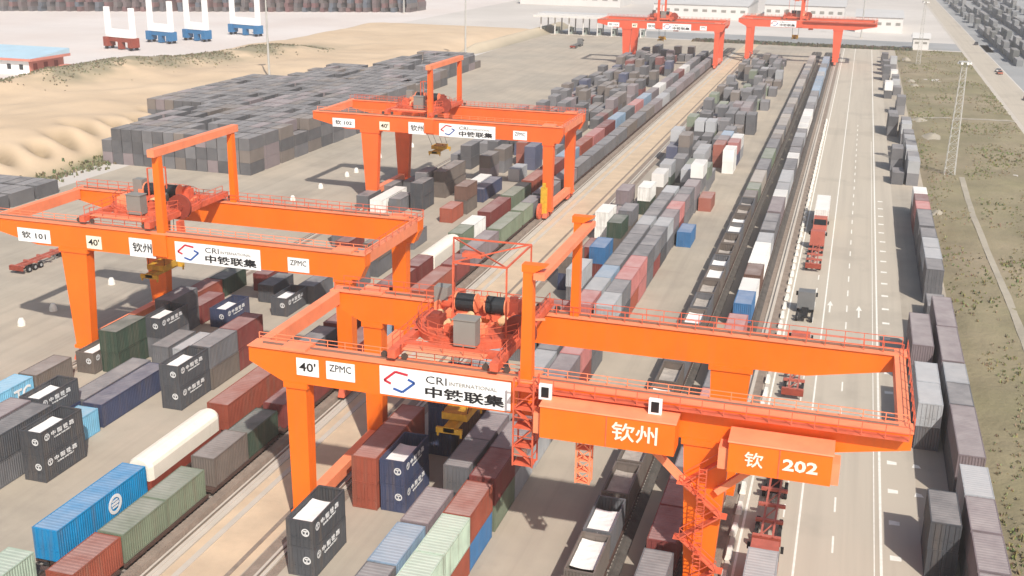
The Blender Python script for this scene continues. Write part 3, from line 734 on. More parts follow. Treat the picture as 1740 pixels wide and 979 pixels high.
for tk in TRK:
    y = 58.6+{'A': .6, 'B': 2.0, 'G': 1.0, 'C': 1.5}[tk]; i = 0
    while y < 475:
        cs = []
        for t in sorted(SPECS, key=lambda t: t['y']):
            if abs(t['x']-TRK[tk]) < .5 and abs(t['y']-y) < 6.6 and CN[t['c']] not in cs: cs.append(CN[t['c']])
        wagon(TRK[tk], y, 'brown flat wagon of '+TN[tk]+(' under '+' and '.join(cs[:2 if len((' '.join(cs[:2])).split()) < 5 else 1]) if cs else ''), 'flat wagons of '+TN[tk], y > 215); y += 13.35; i += 1
# white rounded tank cover on a wagon of train A
o = empty('covered_load', (TRK['A'], 79.0, 1.12)); tag(o, 'long white round-topped covered load on a wagon behind the blue container', 'covered load')
def roundtop(L, w, h, r, m, n=7):
    mb = MB(); sec = [(-w/2, 0), (w/2, 0), (w/2, h-r)]
    for i in range(n+1):
        a = math.pi*i/n; sec.append((math.cos(a)*w/2, h-r+math.sin(a)*r))
    sec.append((-w/2, h-r))
    e = []
    for y, k in ((0, .8), (.5, 1.), (L-.5, 1.), (L, .8)): e.append([(x*k, y, (z if z == 0 else z*(.9+.1*k))) for x, z in sec])
    for a, b in zip(e, e[1:]): mb.loft(a, b)
    return mb
roundtop(12.2, 2.5, 2.1, .75, 0).build('cover', 'creamc', o, (0, 0, 1.0))
MB().box(-1.24, 1.24, .05, 12.15, .0, 1.0).build('tray', 'rust', o)
# two more pale rounded loads further along
o = empty('covered_load', (TRK['A'], 152.2, 1.12)); tag(o, 'long cream round-topped covered load on a wagon beyond crane 101', 'covered load')
roundtop(12.2, 2.5, 2.5, .6, 0).build('cover', 'creamc', o, (0, 0, .3)); MB().box(-1.24, 1.24, .05, 12.15, .0, .3).build('tray', 'rust', o)

# ------------------------------------------------------------------ gantry cranes
ZT, GD, GW, GS = 17.1, 2.85, 1.5, 16.0
def sign(par, x0, x1, z0, z1, y, kind, text=None):
    b = MB().box(x0, x1, y-.05, y, z0, z1).build('sign_board', 'white' if kind != 'small' else 'cream', par)
    w = x1-x0; h = z1-z0; yy = y-.06
    if kind == 'big':
        m = MB()                                            # open parallelogram emblem: red stroke and blue stroke
        def stroke(pts, mi):
            for p, q in zip(pts, pts[1:]): m.beam((p[0], yy-.01, p[1]), (q[0], yy-.01, q[1]), .02, .2, mi)
        cx, cz = x0+w*.155, (z0+z1)/2
        stroke([(cx+.75, cz+.72), (cx-.35, cz+.88), (cx-1.35, cz+.02), (cx-.75, cz-.22)], 0); stroke([(cx-.55, cz-.62), (cx+.25, cz-.85), (cx+1.35, cz+.10), (cx+.75, cz+.34)], 1)
        obj('emblem', m.mesh('emblem', ['lred', 'lblue']), b)
        obj('lettering', text_mesh('中铁联集', h*.40, 'ink', .022, w*.60), b, (x0+w*.355, yy, z0+h*.10))
        obj('lettering', text_mesh('CRI', h*.26, 'ink', -.005, w*.16), b, (x0+w*.36, yy, z0+h*.60))
        obj('lettering', text_mesh('INTERNATIONAL', h*.13, 'grey', 0, w*.36), b, (x0+w*.54, yy, z0+h*.62))
    elif kind == 'zpmc':
        obj('lettering', text_mesh('ZPMC', h*.38, 'ink', .0, w*.76), b, (x0+w*.12, yy, z0+h*.46))
    else:
        obj('lettering', text_mesh(text, h*.52, 'ink', .012, w*.74), b, (x0+w*.13, yy, z0+h*.26))
    return b
def railing(par, p0, p1, h=1.05, n=None, m='redox', zt=ZT):
    mb = MB(); p0 = Vector(p0); p1 = Vector(p1); L = (p1-p0).length; n = n or max(2, int(L/1.6))
    for i in range(n+1):
        q = p0.lerp(p1, i/n); mb.beam(q, q+Vector((0, 0, h)), .06)
    for k in (.5, 1.0): mb.beam(p0+Vector((0, 0, h*k)), p1+Vector((0, 0, h*k)), .05)
    return mb.build('railing', m, par)
def ladder(par, x, y, z0, z1, m='redox'):
    mb = MB()
    for s in (-.28, .28): mb.beam((x+s, y, z0), (x+s, y, z1), .07)
    z = z0+.2
    while z < z1: mb.beam((x-.28, y, z), (x+.28, y, z), .05); z += .35
    for z in range(int(z0)+2, int(z1), 1): mb.ring((x, y-.32), .34, .38, z, z+.06, 10)
    return mb.build('ladder', m, par)
def crane(system, yf, label, number, tx, detail=2, spx=0., spz=9.5, pa='orange', pb='orange2'):
    """system 1: rigid leg on the berm side; 2: rigid leg on the road side. Local origin = left rail, front girder face"""
    XL, XRr = XR[system]; span = XRr-XL
    eL, eR = ((-11.7, span+2.7) if system == 1 else (-4.3, span+14.6))
    o = empty('gantry_crane', (XL, yf, 0)); tag(o, label, 'crane', 'rail-mounted gantry cranes')
    zb = ZT-GD
    for gy in (0, GS):                                       # main girders
        tl, trr = (2.0, 1.5)
        prof = [(eL, ZT), (eR, ZT), (eR, ZT-1.35), (span+(2.0 if system == 1 else 6.5), zb), (-(5.0 if system == 1 else 1.2), zb), (eL, ZT-1.35)]
        g = MB().loft([(x, gy, z) for x, z in prof][::-1], [(x, gy+GW, z) for x, z in prof][::-1])
        go = g.build('girder', pa, o)
        fl = MB().box(eL-.05, eR+.05, gy-.16, gy+GW+.16, ZT+.001, ZT+.09); fl.build('top_flange', pb, go)
        MB().box(eL+1, eR-1, gy+GW/2-.08, gy+GW/2+.08, ZT+.09, ZT+.24).build('trolley_rail', 'rail', go)
    for ex in (eL+.1, eR-1.0):                               # end ties
        MB().box(ex, ex+.9, GW+.16, GS-.16, ZT-1.25, ZT+.03).build('end_tie', pb, o)
    for side in (0, 1):                                      # legs, sill beams, bogies
        xc = 0 if side == 0 else span; rigid = (side == 0) == (system == 1)
        wt, wb = ((3.6, 2.2) if rigid else (1.9, 1.7))
        for gy in (0, GS):
            yc = gy+GW/2; m = MB(); t = .72
            a = [(xc-wb/2, yc-.62, 1.9), (xc+wb/2, yc-.62, 1.9), (xc+wb/2, yc+.62, 1.9), (xc-wb/2, yc+.62, 1.9)]
            b = [(xc-wt/2, yc-t, zb-.002), (xc+wt/2, yc-t, zb-.002), (xc+wt/2, yc+t, zb-.002), (xc-wt/2, yc+t, zb-.002)]
            lg = m.loft(a, b).build('leg', pa, o)
            MB().box(xc-wt/2-.16, xc+wt/2+.16, gy-.1, gy+GW+.1, zb-.5, zb-.004).build('collar', pa, lg)
            if not rigid: MB().box(xc-1.15, xc+1.15, gy-.2, gy+GW+.2, ZT+.1, ZT+.34).build('cap_plate', pb, lg)
            MB().box(xc-wb/2-.12, xc+wb/2+.12, yc-.85, yc+.85, 1.55, 1.95).build('base_plate', pa, lg)
            for s in (-1, 1):
                bo = MB().loft([(xc-.4, yc+s*1.2-1.0, .62), (xc+.4, yc+s*1.2-1.0, .62), (xc+.4, yc+s*1.2+1.0, .62), (xc-.4, yc+s*1.2+1.0, .62)],
                               [(xc-.4, yc+s*1.2-.5, 1.5), (xc+.4, yc+s*1.2-.5, 1.5), (xc+.4, yc+s*1.2+.5, 1.5), (xc-.4, yc+s*1.2+.5, 1.5)]).build('bogie', 'redox', o)
                if detail > 1:
                    for q in (-.55, .55): MB().tube((xc-.16, yc+s*1.2+q, .62), (xc+.16, yc+s*1.2+q, .62), .32, 12).build('wheel', 'wheel', bo)
        MB().box(xc-.55, xc+.55, GW/2+.87, GS+GW/2-.87, 1.6, 2.75).build('sill_beam', pb, o)
    # portal frame that stands on both girders
    px = 12.0 if system == 1 else 20.2
    for gy, w in ((0, .95), (GS, .8)):
        pm = MB().loft([(px-w/2, gy+.3, ZT+.09), (px+w/2, gy+.3, ZT+.09), (px+w/2, gy+1.2, ZT+.09), (px-w/2, gy+1.2, ZT+.09)], [(px-w*.42, gy+.35, 26.1), (px+w*.42, gy+.35, 26.1), (px+w*.42, gy+1.15, 26.1), (px-w*.42, gy+1.15, 26.1)])
        po = pm.build('portal_post', pa, o)
        if system == 2: MB().loft([(px-.5, gy+.3, 26.1), (px+.5, gy+.3, 26.1), (px+.5, gy+1.2, 26.1), (px-.5, gy+1.2, 26.1)], [(px-.5, gy+.3, 26.7), (px+1.5, gy+.3, 26.7), (px+1.5, gy+1.2, 26.7), (px-.5, gy+1.2, 26.7)]).build('post_head', pa, po)
        if gy == 0: MB().box(px-.95, px+.95, -.2, -.02, ZT-2.6, ZT).build('post_bracket', pa, po)
    if system == 2: MB().box(px+.5, px+1.4, .1, GS+1.6, 26.1-.5, 26.098).build('portal_beam', pb, o)
    else: MB().box(px-.45, px+.45, -.4, GS+1.9, 26.1, 26.95).build('portal_beam', pb, o)
    # signs
    yS = -.02
    if system == 2 and detail > 1:
        sign(o, .2, 2.25, 15.05, 16.6, yS, 'txt', "40'"); sign(o, 2.95, 5.55, 15.05, 16.65, yS, 'zpmc'); sign(o, 7.8, 19.1, 14.4, 16.9, yS, 'big')
    elif system == 1:
        sign(o, -7.6, -3.0, 14.5, 16.15, yS, 'txt', '钦 '+number); sign(o, 2.05, 4.1, 14.5, 16.05, yS, 'small', "40'"); sign(o, 7.9, 11.35, 14.15, 16.35, yS, 'txt', '钦州')
        sign(o, 14.0, 24.9, 14.1, 16.5, yS, 'big'); sign(o, 28.3, 30.9, 14.45, 16.05, yS, 'zpmc')
    else: sign(o, 8.5, 18.5, 14.4, 16.9, yS, 'big')
    # walkways and railings
    for (x0, x1, yy) in ((eL+.3, eR-.3, GS+GW+.9), (px+1, eR-.3, -1.0 if system == 2 else -.1)):
        if yy > 1 or system == 2:
            ya, yb = (GS+GW+.16, yy) if yy > 1 else (yy, -.165)
            MB().box(x0, x1, ya, yb, ZT-.28, ZT-.2).build('walkway', 'redox', o)
            railing(o, (x0, yy, ZT-.2), (x1, yy, ZT-.2))
    railing(o, (eL+.3, GS+.25, ZT+.09), (eR-.3, GS+.25, ZT+.09), .9); railing(o, (eL+.3, GW-.1, ZT+.09), (eR-.3, GW-.1, ZT+.09), .7, m=pb) if detail > 1 else None
    railing(o, (eR+.04, .2, ZT+.09), (eR+.04, GS+1.2, ZT+.09), 1.0, 9)
    # trolley
    t = empty('trolley'); t.parent = o; t.location = (tx, 0, 0); z0 = ZT+.25
    fm = MB()
    for x in (-4.4, 4.4): fm.box(x-.35, x+.35, .1, GS+GW-.1, z0+.25, z0+.95)
    for y in (2.4, GS-1.6): fm.box(-4.05, 4.05, y, y+.6, z0+.3, z0+.9)
    fm.build('trolley_frame', 'redox', t)
    for x in (-5.3, -3.5, 3.5, 5.3):
        for y in (GW/2, GS+GW/2): MB().tube((x, y-.1, z0+.28), (x, y+.1, z0+.28), .28, 10).build('wheel', 'wheel', t)
    cy = GS/2+GW/2; zd = z0+1.0
    MB().ring((0, cy), 1.2, 5.2, zd, zd+.16, 36).build('turntable', 'redox', t)
    MB().ring((0, cy), 4.7, 5.35, zd-.55, zd-.02, 36).build('slew_ring', 'redox', t)
    rm = MB(); n = 26
    for i in range(n):
        a = 6.283*i/n; b = 6.283*(i+1)/n; p = Vector((5.1*math.cos(a), cy+5.1*math.sin(a), zd+.16)); q = Vector((5.1*math.cos(b), cy+5.1*math.sin(b), zd+.16))
        rm.beam(p, p+Vector((0, 0, 1.05)), .06)
        for k in (.55, 1.05): rm.beam(p+Vector((0, 0, k)), q+Vector((0, 0, k)), .05)
    rm.build('railing', 'redox', t)
    zz = zd+.16
    for x in (-2.2, .6):
        MB().tube((x, cy+1.4, zz+1.1), (x+1.7, cy+1.4, zz+1.1), .78, 18).build('rope_drum', 'drum', t)
        MB().tube((x-.14, cy+1.4, zz+1.1), (x-.02, cy+1.4, zz+1.1), .86, 18).tube((x+1.72, cy+1.4, zz+1.1), (x+1.80, cy+1.4, zz+1.1), .86, 18).build('drum_flange', pb, t)
        MB().box(x+.1, x+1.6, cy+.6, cy+2.2, zz, zz+.32).build('drum_bed', 'redox', t)
    for (x, y) in ((-3.2, cy-.6), (2.6, cy-.4), (-.5, cy-.3), (-1.6, cy-2.6), (.5, cy-1.4)):
        MB().tube((x, y-.3, zz+.42), (x, y+.3, zz+.42), .38, 12).box(x-.4, x+.4, y-.35, y+.35, zz, zz+.18).build('motor', random.choice(['tan', 'tan', 'redox']), t)
    for (x, y, w, dd, h) in ((-2.9, cy-2.2, 1.3, 1.6, .9), (-.6, cy-3.0, 1.8, 1.0, .6), (2.6, cy+2.6, 1.2, 1.2, 1.3), (-3.4, cy+2.6, 1.0, 1.4, .8), (1.6, cy-3.2, .8, .9, .7), (-.4, cy+3.4, 2.6, .8, .7)):
        MB().box(x-w/2, x+w/2, y-dd/2, y+dd/2, zz, zz+h).box(x-w*.3, x+w*.3, y-dd*.3, y+dd*.3, zz+h, zz+h+.25).build('gearbox', random.choice(['redox', pb, 'rust']), t)
    rg = random.Random(number)
    for i in range(26 if detail > 1 else 4):                 # crowded winch deck: motors, brakes, pumps, ducts
        a = rg.uniform(0, 6.28); r = rg.uniform(.8, 4.6); x, y = r*math.cos(a), cy+r*math.sin(a); w, dd, h = rg.uniform(.2, .7), rg.uniform(.2, .8), rg.uniform(.2, .9)
        if rg.random() < .5: MB().box(x-w/2, x+w/2, y-dd/2, y+dd/2, zz, zz+h).box(x-w*.2, x+w*.2, y-dd*.35, y+dd*.35, zz+h, zz+h+.15).build('pump', rg.choice(['redox', pb, 'rust', 'grey', 'tan', 'redox', 'rust']), t)
        elif rg.random() < .6: MB().tube((x, y, zz+.3), (x+rg.uniform(-.9, .9), y+rg.uniform(.2, .9), zz+.3), rg.uniform(.12, .28), 10).box(x-.15, x+.15, y-.15, y+.2, zz, zz+.2).build('brake_motor', rg.choice(['tan', 'redox', pb, 'rust']), t)
        else: MB().beam((x, y, zz+.1), (x+rg.uniform(-1.6, 1.6), y+rg.uniform(-1.2, 1.2), zz+.12), .18).build('duct', rg.choice(['rust', 'black', pb]), t)
    for i in range(7):                                       # radial beams below the deck
        a = 3.4+i*.42; MB().beam((1.3*math.cos(a), cy+1.3*math.sin(a), zd-.2), (5.6*math.cos(a), cy+5.6*math.sin(a), zd-.2), .3).build('deck_beam', 'rust' if i % 2 else 'redox', t)
    MB().box(-3.6, 3.4, .55, 1.6, z0+.96, z0+1.04).build('deck_plate', pb, t); railing(t, (-3.6, .6, z0+1.04), (3.4, .6, z0+1.04), .95)
    for x in (-4.4, 4.4): railing(t, (x*1.06, 1.0, z0+.95), (x*1.06, GS+.2, z0+.95), .95)
    MB().box(.1, 2.0, cy-6.2, cy-4.9, zz-.1, zz+2.15).box(.02, 2.08, cy-6.28, cy-4.82, zz+2.15, zz+2.25).build('control_cabinet', 'grey', t)
    MB().box(-4.7, -3.4, cy+2.0, cy+3.2, zz-.1, zz+2.0).build('control_cabinet', 'grey', t)
    # service cage over the winches
    if system == 2:
        cgp = [(-3.6, cy+4.2), (3.7, cy+4.2), (3.7, cy-3.2), (-1.0, cy-3.2)]; zt = 24.6
        cg = MB()
        for (x, y) in cgp: cg.beam((x, y, zz), (x, y, zt), .13)
        for a, b in zip(cgp, cgp[1:]+cgp[:1]): cg.beam((*a, zt), (*b, zt), .14)
        cg.beam((*cgp[0], zt), (*cgp[2], zt), .11); cg.beam((*cgp[1], zt+.05), (*cgp[3], zt+.05), .11)
        cg.box(-1.4, .4, cy+.2, cy+1.0, zt-.5, zt-.12)
        cg.build('service_cage', 'redox', t)
    else:
        cg = MB()
        for (x, y) in ((-.6, cy+.8), (1.0, cy+.8), (-.6, cy-.6), (1.0, cy-.6)): cg.beam((x, y, zz), (x, y, zz+4.2), .14)
        cg.beam((-.6, cy-.6, zz+4.2), (1.0, cy+.8, zz+4.2), .12).beam((-.6, cy+.8, zz+4.2), (1.0, cy-.6, zz+4.2), .12)
        cg.build('service_cage', 'redox', t)
    # cable reel, cab, ropes and spreader
    rl = MB().tube((4.6, cy-2.3, zz+.2), (4.6, cy-1.9, zz+.2), 1.5, 22).tube((4.6, cy-2.45, zz+.2), (4.6, cy-1.75, zz+.2), .5, 14); rl.build('cable_reel', 'rust', t)
    cb_ = MB().box(5.2, 7.0, 3.0, 5.4, 13.4, 15.8).box(5.1, 7.1, 2.9, 5.5, 15.8, 15.95)
    co = cb_.build('operator_cab', pb, t); MB().box(5.35, 6.85, 2.96, 2.999, 13.9, 15.5).box(7.001, 7.04, 3.2, 5.2, 13.9, 15.5).build('window', 'glass', co)
    MB().box(5.8, 6.4, 3.8, 4.6, 15.96, ZT+.6).build('cab_hanger', 'redox', co)
    rp = MB(); sx, sz = spx, spz
    for x in (-1.4, 1.4):
        for y in (cy-1.2, cy+1.2): rp.tube((x, y, zd-.3), (x*.8+sx, y, sz+1.2), .04, 5)
    rp.build('hoist_rope', 'black', t)
    sp = MB().box(sx-1.2, sx+1.2, cy-1.5, cy+1.5, sz+.55, sz+1.2).box(sx-.5, sx+.5, cy-3.0, cy+3.0, sz, sz+.5)
    for y in (cy-3.0, cy+2.7): sp.box(sx-1.2, sx+1.2, y, y+.3, sz-.1, sz+.4)
    for x in (sx-1.15, sx+1.0):
        for y in (cy-2.9, cy+2.75): sp.box(x, x+.16, y, y+.16, sz-.45, sz-.1)
    sp.build('spreader', 'yellow', t)
    return o
c202 = crane(2, 78.75, 'orange gantry crane numbered 202, over the double row and the roadside trains', '202', 13.2, 2, -1.5, 8.8)
c101 = crane(1, 106.8, 'orange gantry crane with a sign numbered 101, over the left yard', '101', 6.0, 2)
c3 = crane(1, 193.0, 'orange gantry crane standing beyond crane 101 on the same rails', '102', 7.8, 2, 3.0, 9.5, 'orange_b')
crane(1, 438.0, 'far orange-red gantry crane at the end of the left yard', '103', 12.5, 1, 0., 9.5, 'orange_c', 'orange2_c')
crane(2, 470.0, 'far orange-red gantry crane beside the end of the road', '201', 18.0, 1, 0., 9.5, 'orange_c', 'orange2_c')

MB().box(34.0, 35.2, -1.0, -.6, 1.2, 6.2).box(34.3, 34.9, -1.05, -.55, 6.2, 7.0).build('cable_guide', 'yellow', c3)
MB().tube((33.9, -1.9, 1.9), (34.3, -1.9, 1.9), 1.5, 20).tube((33.8, -1.9, 1.9), (34.4, -1.9, 1.9), .5, 12).build('cable_reel', 'redox', c3)
# extra fittings of crane 202: electrical houses on the front, stair tower, floodlights
def house(x0, x1, z0, z1, zr, y0, y1, n, txt, tx_, tw, th, num=None):
    h = MB().box(x0, x1, y0, y1, z0, z1).build('electrical_house', 'orange', c202)
    r = MB().loft([(x0-.08, y0-.08, z1+.002), (x1+.08, y0-.08, z1+.002), (x1+.08, y1-.02, z1+.002), (x0-.08, y1-.02, z1+.002)], [(x0-.08, y0-.04, z1+.1), (x1+.08, y0-.04, z1+.1), (x1+.08, y1-.02, zr), (x0-.08, y1-.02, zr)]).build('roof', 'orange2', h)
    for i in range(1, n): 
        x = x0+(x1-x0)*i/n; MB().box(x-.04, x+.04, y0-.035, y0-.001, z0+.02, z1-.02).build('panel_seam', 'redox', h)
    obj('lettering', text_mesh(txt, th, 'inkw', .010, tw), h, (tx_, y0-.045, z0+(z1-z0)*.27))
    if num: obj('lettering', text_mesh(num, th*.78, 'inkw', .028, 2.5), h, (tx_+2.75, y0-.045, z0+(z1-z0)*.32))
    return h
X0 = -42.6
h1 = house(-20.4-X0, -9.95-X0, 13.75, 16.35, 16.62, -2.5, -.3, 2, '钦州', -14.75-X0, 3.5, 1.5)
h2 = house(-5.95-X0, 1.45-X0, 13.2, 15.6, 15.9, -2.5, -.3, 2, '钦', -4.75-X0, 1.35, 1.2, '202')
for s in (-21.0, 1.46): MB().box(s-X0, s-X0+.55, -2.2, -.6, 13.9 if s < 0 else 13.2, 15.6 if s < 0 else 14.9).build('cooling_unit', 'orange2', c202)
MB().box(-6.7-X0, -5.96-X0, -2.2, -.6, 13.2, 14.9).build('cooling_unit', 'orange2', c202)
for x in (-20.3, -11.7):                                     # white-framed floodlights on the house roof
    f = MB().box(x-X0-.5, x-X0+.5, -1.5, -1.2, 16.5, 17.75).build('floodlight_frame', 'white', c202)
    MB().box(x-X0-.3, x-X0+.3, -1.53, -1.499, 16.7, 17.55).build('lens', 'ink', f)
ladder(c202, -7.8-X0, -1.2, 1.0, 12.5)
ct = MB(); cx = -17.1-X0
for sx in (-.55, .55):
    for sy in (-1.5, -.6): ct.beam((cx+sx, sy, 9.8), (cx+sx, sy, 13.74), .12)
for k in range(5):
    z = 9.9+k*.95; ct.box(cx-.6, cx+.6, -1.55, -.55, z-.05, z)
    if k < 4: ct.beam((cx-.55, -1.5, z), (cx+.55, -1.5, z+.95), .08); ct.beam((cx+.55, -1.5, z), (cx-.55, -1.5, z+.95), .08)
ct.build('hanging_truss', 'orange2', c202)
sx0 = -7.8-X0; st = MB(); zz = 1.2; sgn = 1                  # zigzag stair in front of the rigid leg
while zz < 12.0:
    a = (sx0-1.5*sgn, -.55, zz); b = (sx0+1.5*sgn, -.55, zz+2.4)
    st.beam(a, b, .8, .12); st.beam((a[0], -1.0, a[2]+1), (b[0], -1.0, b[2]+1), .05); st.beam((a[0], -.95, a[2]), (a[0], -.95, a[2]+1), .05)
    st.box(b[0]-.5, b[0]+.5, -1.0, -.1, b[2]-.06, b[2]); zz += 2.4; sgn *= -1
st.build('stair', 'redox', c202)
for s in (-1, 1): MB().beam((sx0+s*1.0, -.2, 10.2), (sx0+s*5.2, -.2, 14.1), .5).build('knee_brace', 'orange2', c202)
tw = MB(); ax, bx = -22.75-X0, -21.15-X0
for x in (ax, bx):
    for y in (-1.75, -.3): tw.beam((x, y, 10.6), (x, y, 18.1), .12)
for k, z in enumerate((10.7, 12.3, 13.9, 15.5, 17.1)):
    tw.box(ax, bx, -1.75, -.3, z-.06, z)
    if z < 17: tw.beam((ax if k % 2 else bx, -1.4, z), (bx if k % 2 else ax, -1.4, z+1.6), .5, .1)
    for y in (-1.75,): tw.beam((ax, y, z+.9), (bx, y, z+.9), .06)
    tw.beam((bx, -1.75, z+.9), (bx, -.3, z+.9), .06)
tw.build('stair_tower', 'redox', c202)
MB().box(-22.9-X0, -22.0-X0, -.9, -.25, 11.0, 11.7).build('floodlight', 'cream', c202)

# ------------------------------------------------------------------ lorries on the loading lane
def wheel(par, x, y, r=.5, w=.32):
    b = MB().tube((x-w/2, y, r), (x+w/2, y, r), r, 16).build('tyre', 'black', par); MB().tube((x-w/2-.01, y, r), (x+w/2+.01, y, r), r*.5, 10).build('rim', 'bars', b)
def lorry(x, y, label, heading=1, trailer=True, load=None, paint='truckred', cab=True):
    o = empty('lorry', (x, y, 0), 0 if heading > 0 else math.pi); tag(o, label, 'lorry', 'lorries in the yard')
    if cab:
        c = MB().loft([(-1.2, 13.4, .75), (1.2, 13.4, .75), (1.2, 15.6, .75), (-1.2, 15.6, .75)], [(-1.15, 13.45, 3.2), (1.15, 13.45, 3.2), (1.12, 15.2, 3.2), (-1.12, 15.2, 3.2)]).build('cab', paint, o)
        MB().loft([(-1.05, 15.36, 2.0), (1.05, 15.36, 2.0), (1.05, 15.46, 2.0), (-1.05, 15.46, 2.0)], [(-1.02, 15.22, 2.95), (1.02, 15.22, 2.95), (1.02, 15.32, 2.95), (-1.02, 15.32, 2.95)]).build('windscreen', 'glass', c)
        for s in (-1, 1): MB().box(*(sorted((s*1.185, s*1.215))), 14.0, 15.0, 2.0, 2.85).build('side_window', 'glass', c); MB().box(*(sorted((s*1.25, s*1.5))), 15.2, 15.35, 2.1, 2.7).build('mirror', 'black', c)
        MB().box(-1.15, 1.15, 15.6, 15.72, .5, 1.0).build('bumper', 'bars', c)
        MB().box(-.45, .45, 9.4, 15.4, .7, 1.0).build('chassis', 'black', o)
        for yy in (14.6, 11.4, 10.1):
            for s in (-1, 1): wheel(o, s*1.0, yy)
    if trailer:
        tf = MB()
        for s in (-1, 1): tf.box(s*.5-.09, s*.5+.09, 0, 12.3, 1.02, 1.34)
        for yy in (.0, 2.9, 5.9, 9.0, 12.0): tf.box(-1.22, 1.22, yy, yy+.34, 1.08, 1.36)
        for i in range(4): tf.beam((-.5, .5+i*2.9, 1.2), (.5, 3.0+i*2.9, 1.2), .1)
        tf.build('trailer_frame', paint, o)
        MB().box(-1.24, 1.24, -.18, -.02, .6, 1.3).build('rear_bumper', 'rust', o)
        for yy in (1.4, 2.7, 4.0):
            for s in (-1, 1): wheel(o, s*1.0, yy)
        MB().box(-.12, -.02, 8.6, 8.75, 0, 1.05).box(.02, .12, 8.6, 8.75, 0, 1.05).build('landing_leg', 'bars', o)
    return o
def loaded(x, y, heading, col, label, L=L40):
    s = dict(x=x, y=y+(6.2 if heading > 0 else -6.2), z=1.365, L=L, c=col, kind='closed', label=label, letter=None, H=2.62, where='', group='containers carried by lorries', flip=False)
    place(s)
lorry(-2.95, 69.6, 'lorry carrying a long grey container, behind the empty red trailer', 1); loaded(-2.95, 69.6, 1, 'lg', 'long light grey container on a lorry in front of the kerb blocks')
lorry(-3.05, 88.6, 'red lorry with an empty skeleton trailer below the electrical house of crane 202', 1)
lorry(-2.95, 123.0, 'red lorry with an empty skeleton trailer under the rear girder of crane 202', 1)
lorry(-3.1, 141.2, 'grey lorry tractor with no trailer beside the kerb blocks', 1, False, paint='truckgrey')
lorry(-3.0, 176.0, 'red lorry with an empty trailer directly behind the oncoming lorry', 1)
lorry(-2.95, 214.5, 'red lorry hauling a white container along the loading lane', -1); loaded(-2.95, 214.5, -1, 'wh', 'white container carried by the red lorry on the loading lane', L20*2.012)

# ------------------------------------------------------------------ masts, buildings, equipment
def lamp_mast(x, y, h, label, lattice=False, w=1.6):
    o = empty('light_mast', (x, y, 0)); tag(o, label, 'mast')
    if lattice:
        m = MB(); n = 14
        for i in range(n):
            z0, z1 = h*i/n, h*(i+1)/n; k0, k1 = w*(1-.55*i/n)/2, w*(1-.55*(i+1)/n)/2
            for (a, b) in ((-1, -1), (1, -1), (1, 1), (-1, 1)):
                m.beam((a*k0, b*k0, z0), (a*k1, b*k1, z1), .13)
            for (a, b, c, d) in ((-1, -1, 1, -1), (1, -1, 1, 1), (1, 1, -1, 1), (-1, 1, -1, -1)):
                m.beam((a*k0, b*k0, z0), (c*k1, d*k1, z1), .07); m.beam((a*k1, b*k1, z1), (c*k1, d*k1, z1), .06)
        m.build('lattice_shaft', 'steel', o)
    else: MB().tube((0, 0, 0), (0, 0, h), .42, 10, 0, .2).build('shaft', 'steel', o)
    MB().ring((0, 0), .3, 1.3, h, h+.12, 12).build('head_frame', 'steel', o)
    for i in range(6):
        a = 6.283*i/6; MB().box(1.2*math.cos(a)-.22, 1.2*math.cos(a)+.22, 1.2*math.sin(a)-.22, 1.2*math.sin(a)+.22, h-.45, h-.002).build('lamp', 'eqwhite', o)
    MB().box(-.9, .9, -.9, .9, -.3, .25).build('footing', 'kerb', o)
lamp_mast(22.6, 262, 25, 'tall lattice light mast on the grassland beside the dirt path', True, 2.2)
lamp_mast(24.5, 490, 25, 'slim lattice light mast at the far end of the grassland', True, 1.6)
lamp_mast(-175, 316, 31, 'slim grey light pole rising behind the dark container block')
lamp_mast(-147, 422, 31, 'slim grey light pole rising behind the second crane')
lamp_mast(1.5, 603, 34, 'white light pole beyond the cross road'); lamp_mast(-262, 640, 30, 'pale light pole in front of the far container wall')
# white bollards on the open concrete of the left yard
for (x, y) in ((-102, 114.6), (-102, 120.9), (-101.8, 133.6), (-102, 127.2), (-101.2, 201.5), (-101, 213.6), (-100.9, 218.1), (-102.6, 234.7), (-100.5, 249.4), (-101.5, 190)):
    b = MB().tube((0, 0, 0), (0, 0, .5), .55, 12, 0, .5).tube((0, 0, .5), (0, 0, 1.0), .5, 12, 0, .28).build('bollard', 'markw', None, (x, y, 0)); tag(b, 'squat white bollard on the open concrete beside the outer crane rail', 'bollard', 'bollards beside the outer crane rail')
# toll gate
o = empty('gate_canopy', (-128, 556, 0)); tag(o, 'long grey gate canopy on rows of slender columns at the yard entrance', 'canopy')
MB().loft([(-27, -9, 8.4), (30, -6, 8.4), (30, 12, 8.4), (-27, 10, 8.4)], [(-27, -9, 9.5), (30, -6, 9.5), (30, 12, 9.5), (-27, 10, 9.5)]).build('roof', 'bwall', o)
MB().box(-26, 29, -4, 8, 9.502, 10.1).build('roof_sheet', 'broof', o)
for i in range(8):
    x = -24+i*7.2
    for yy in (-5.2, 8.5): MB().tube((x, yy, 0), (x, yy, 8.4), .35, 10).build('column', 'bwall', o)
    b = MB().box(x-.9, x+.9, -2.4, 2.2, .25, 3.1).box(x-1.1, x+1.1, -2.6, 2.4, 3.1, 3.25).build('booth', 'dgreen', o); MB().box(x-.7, x+.7, -2.44, -2.402, 1.3, 2.6).build('window', 'glass', b)
    MB().box(x-1.2, x+1.2, -7, 7, 0, .25).build('island', 'kerb', o)
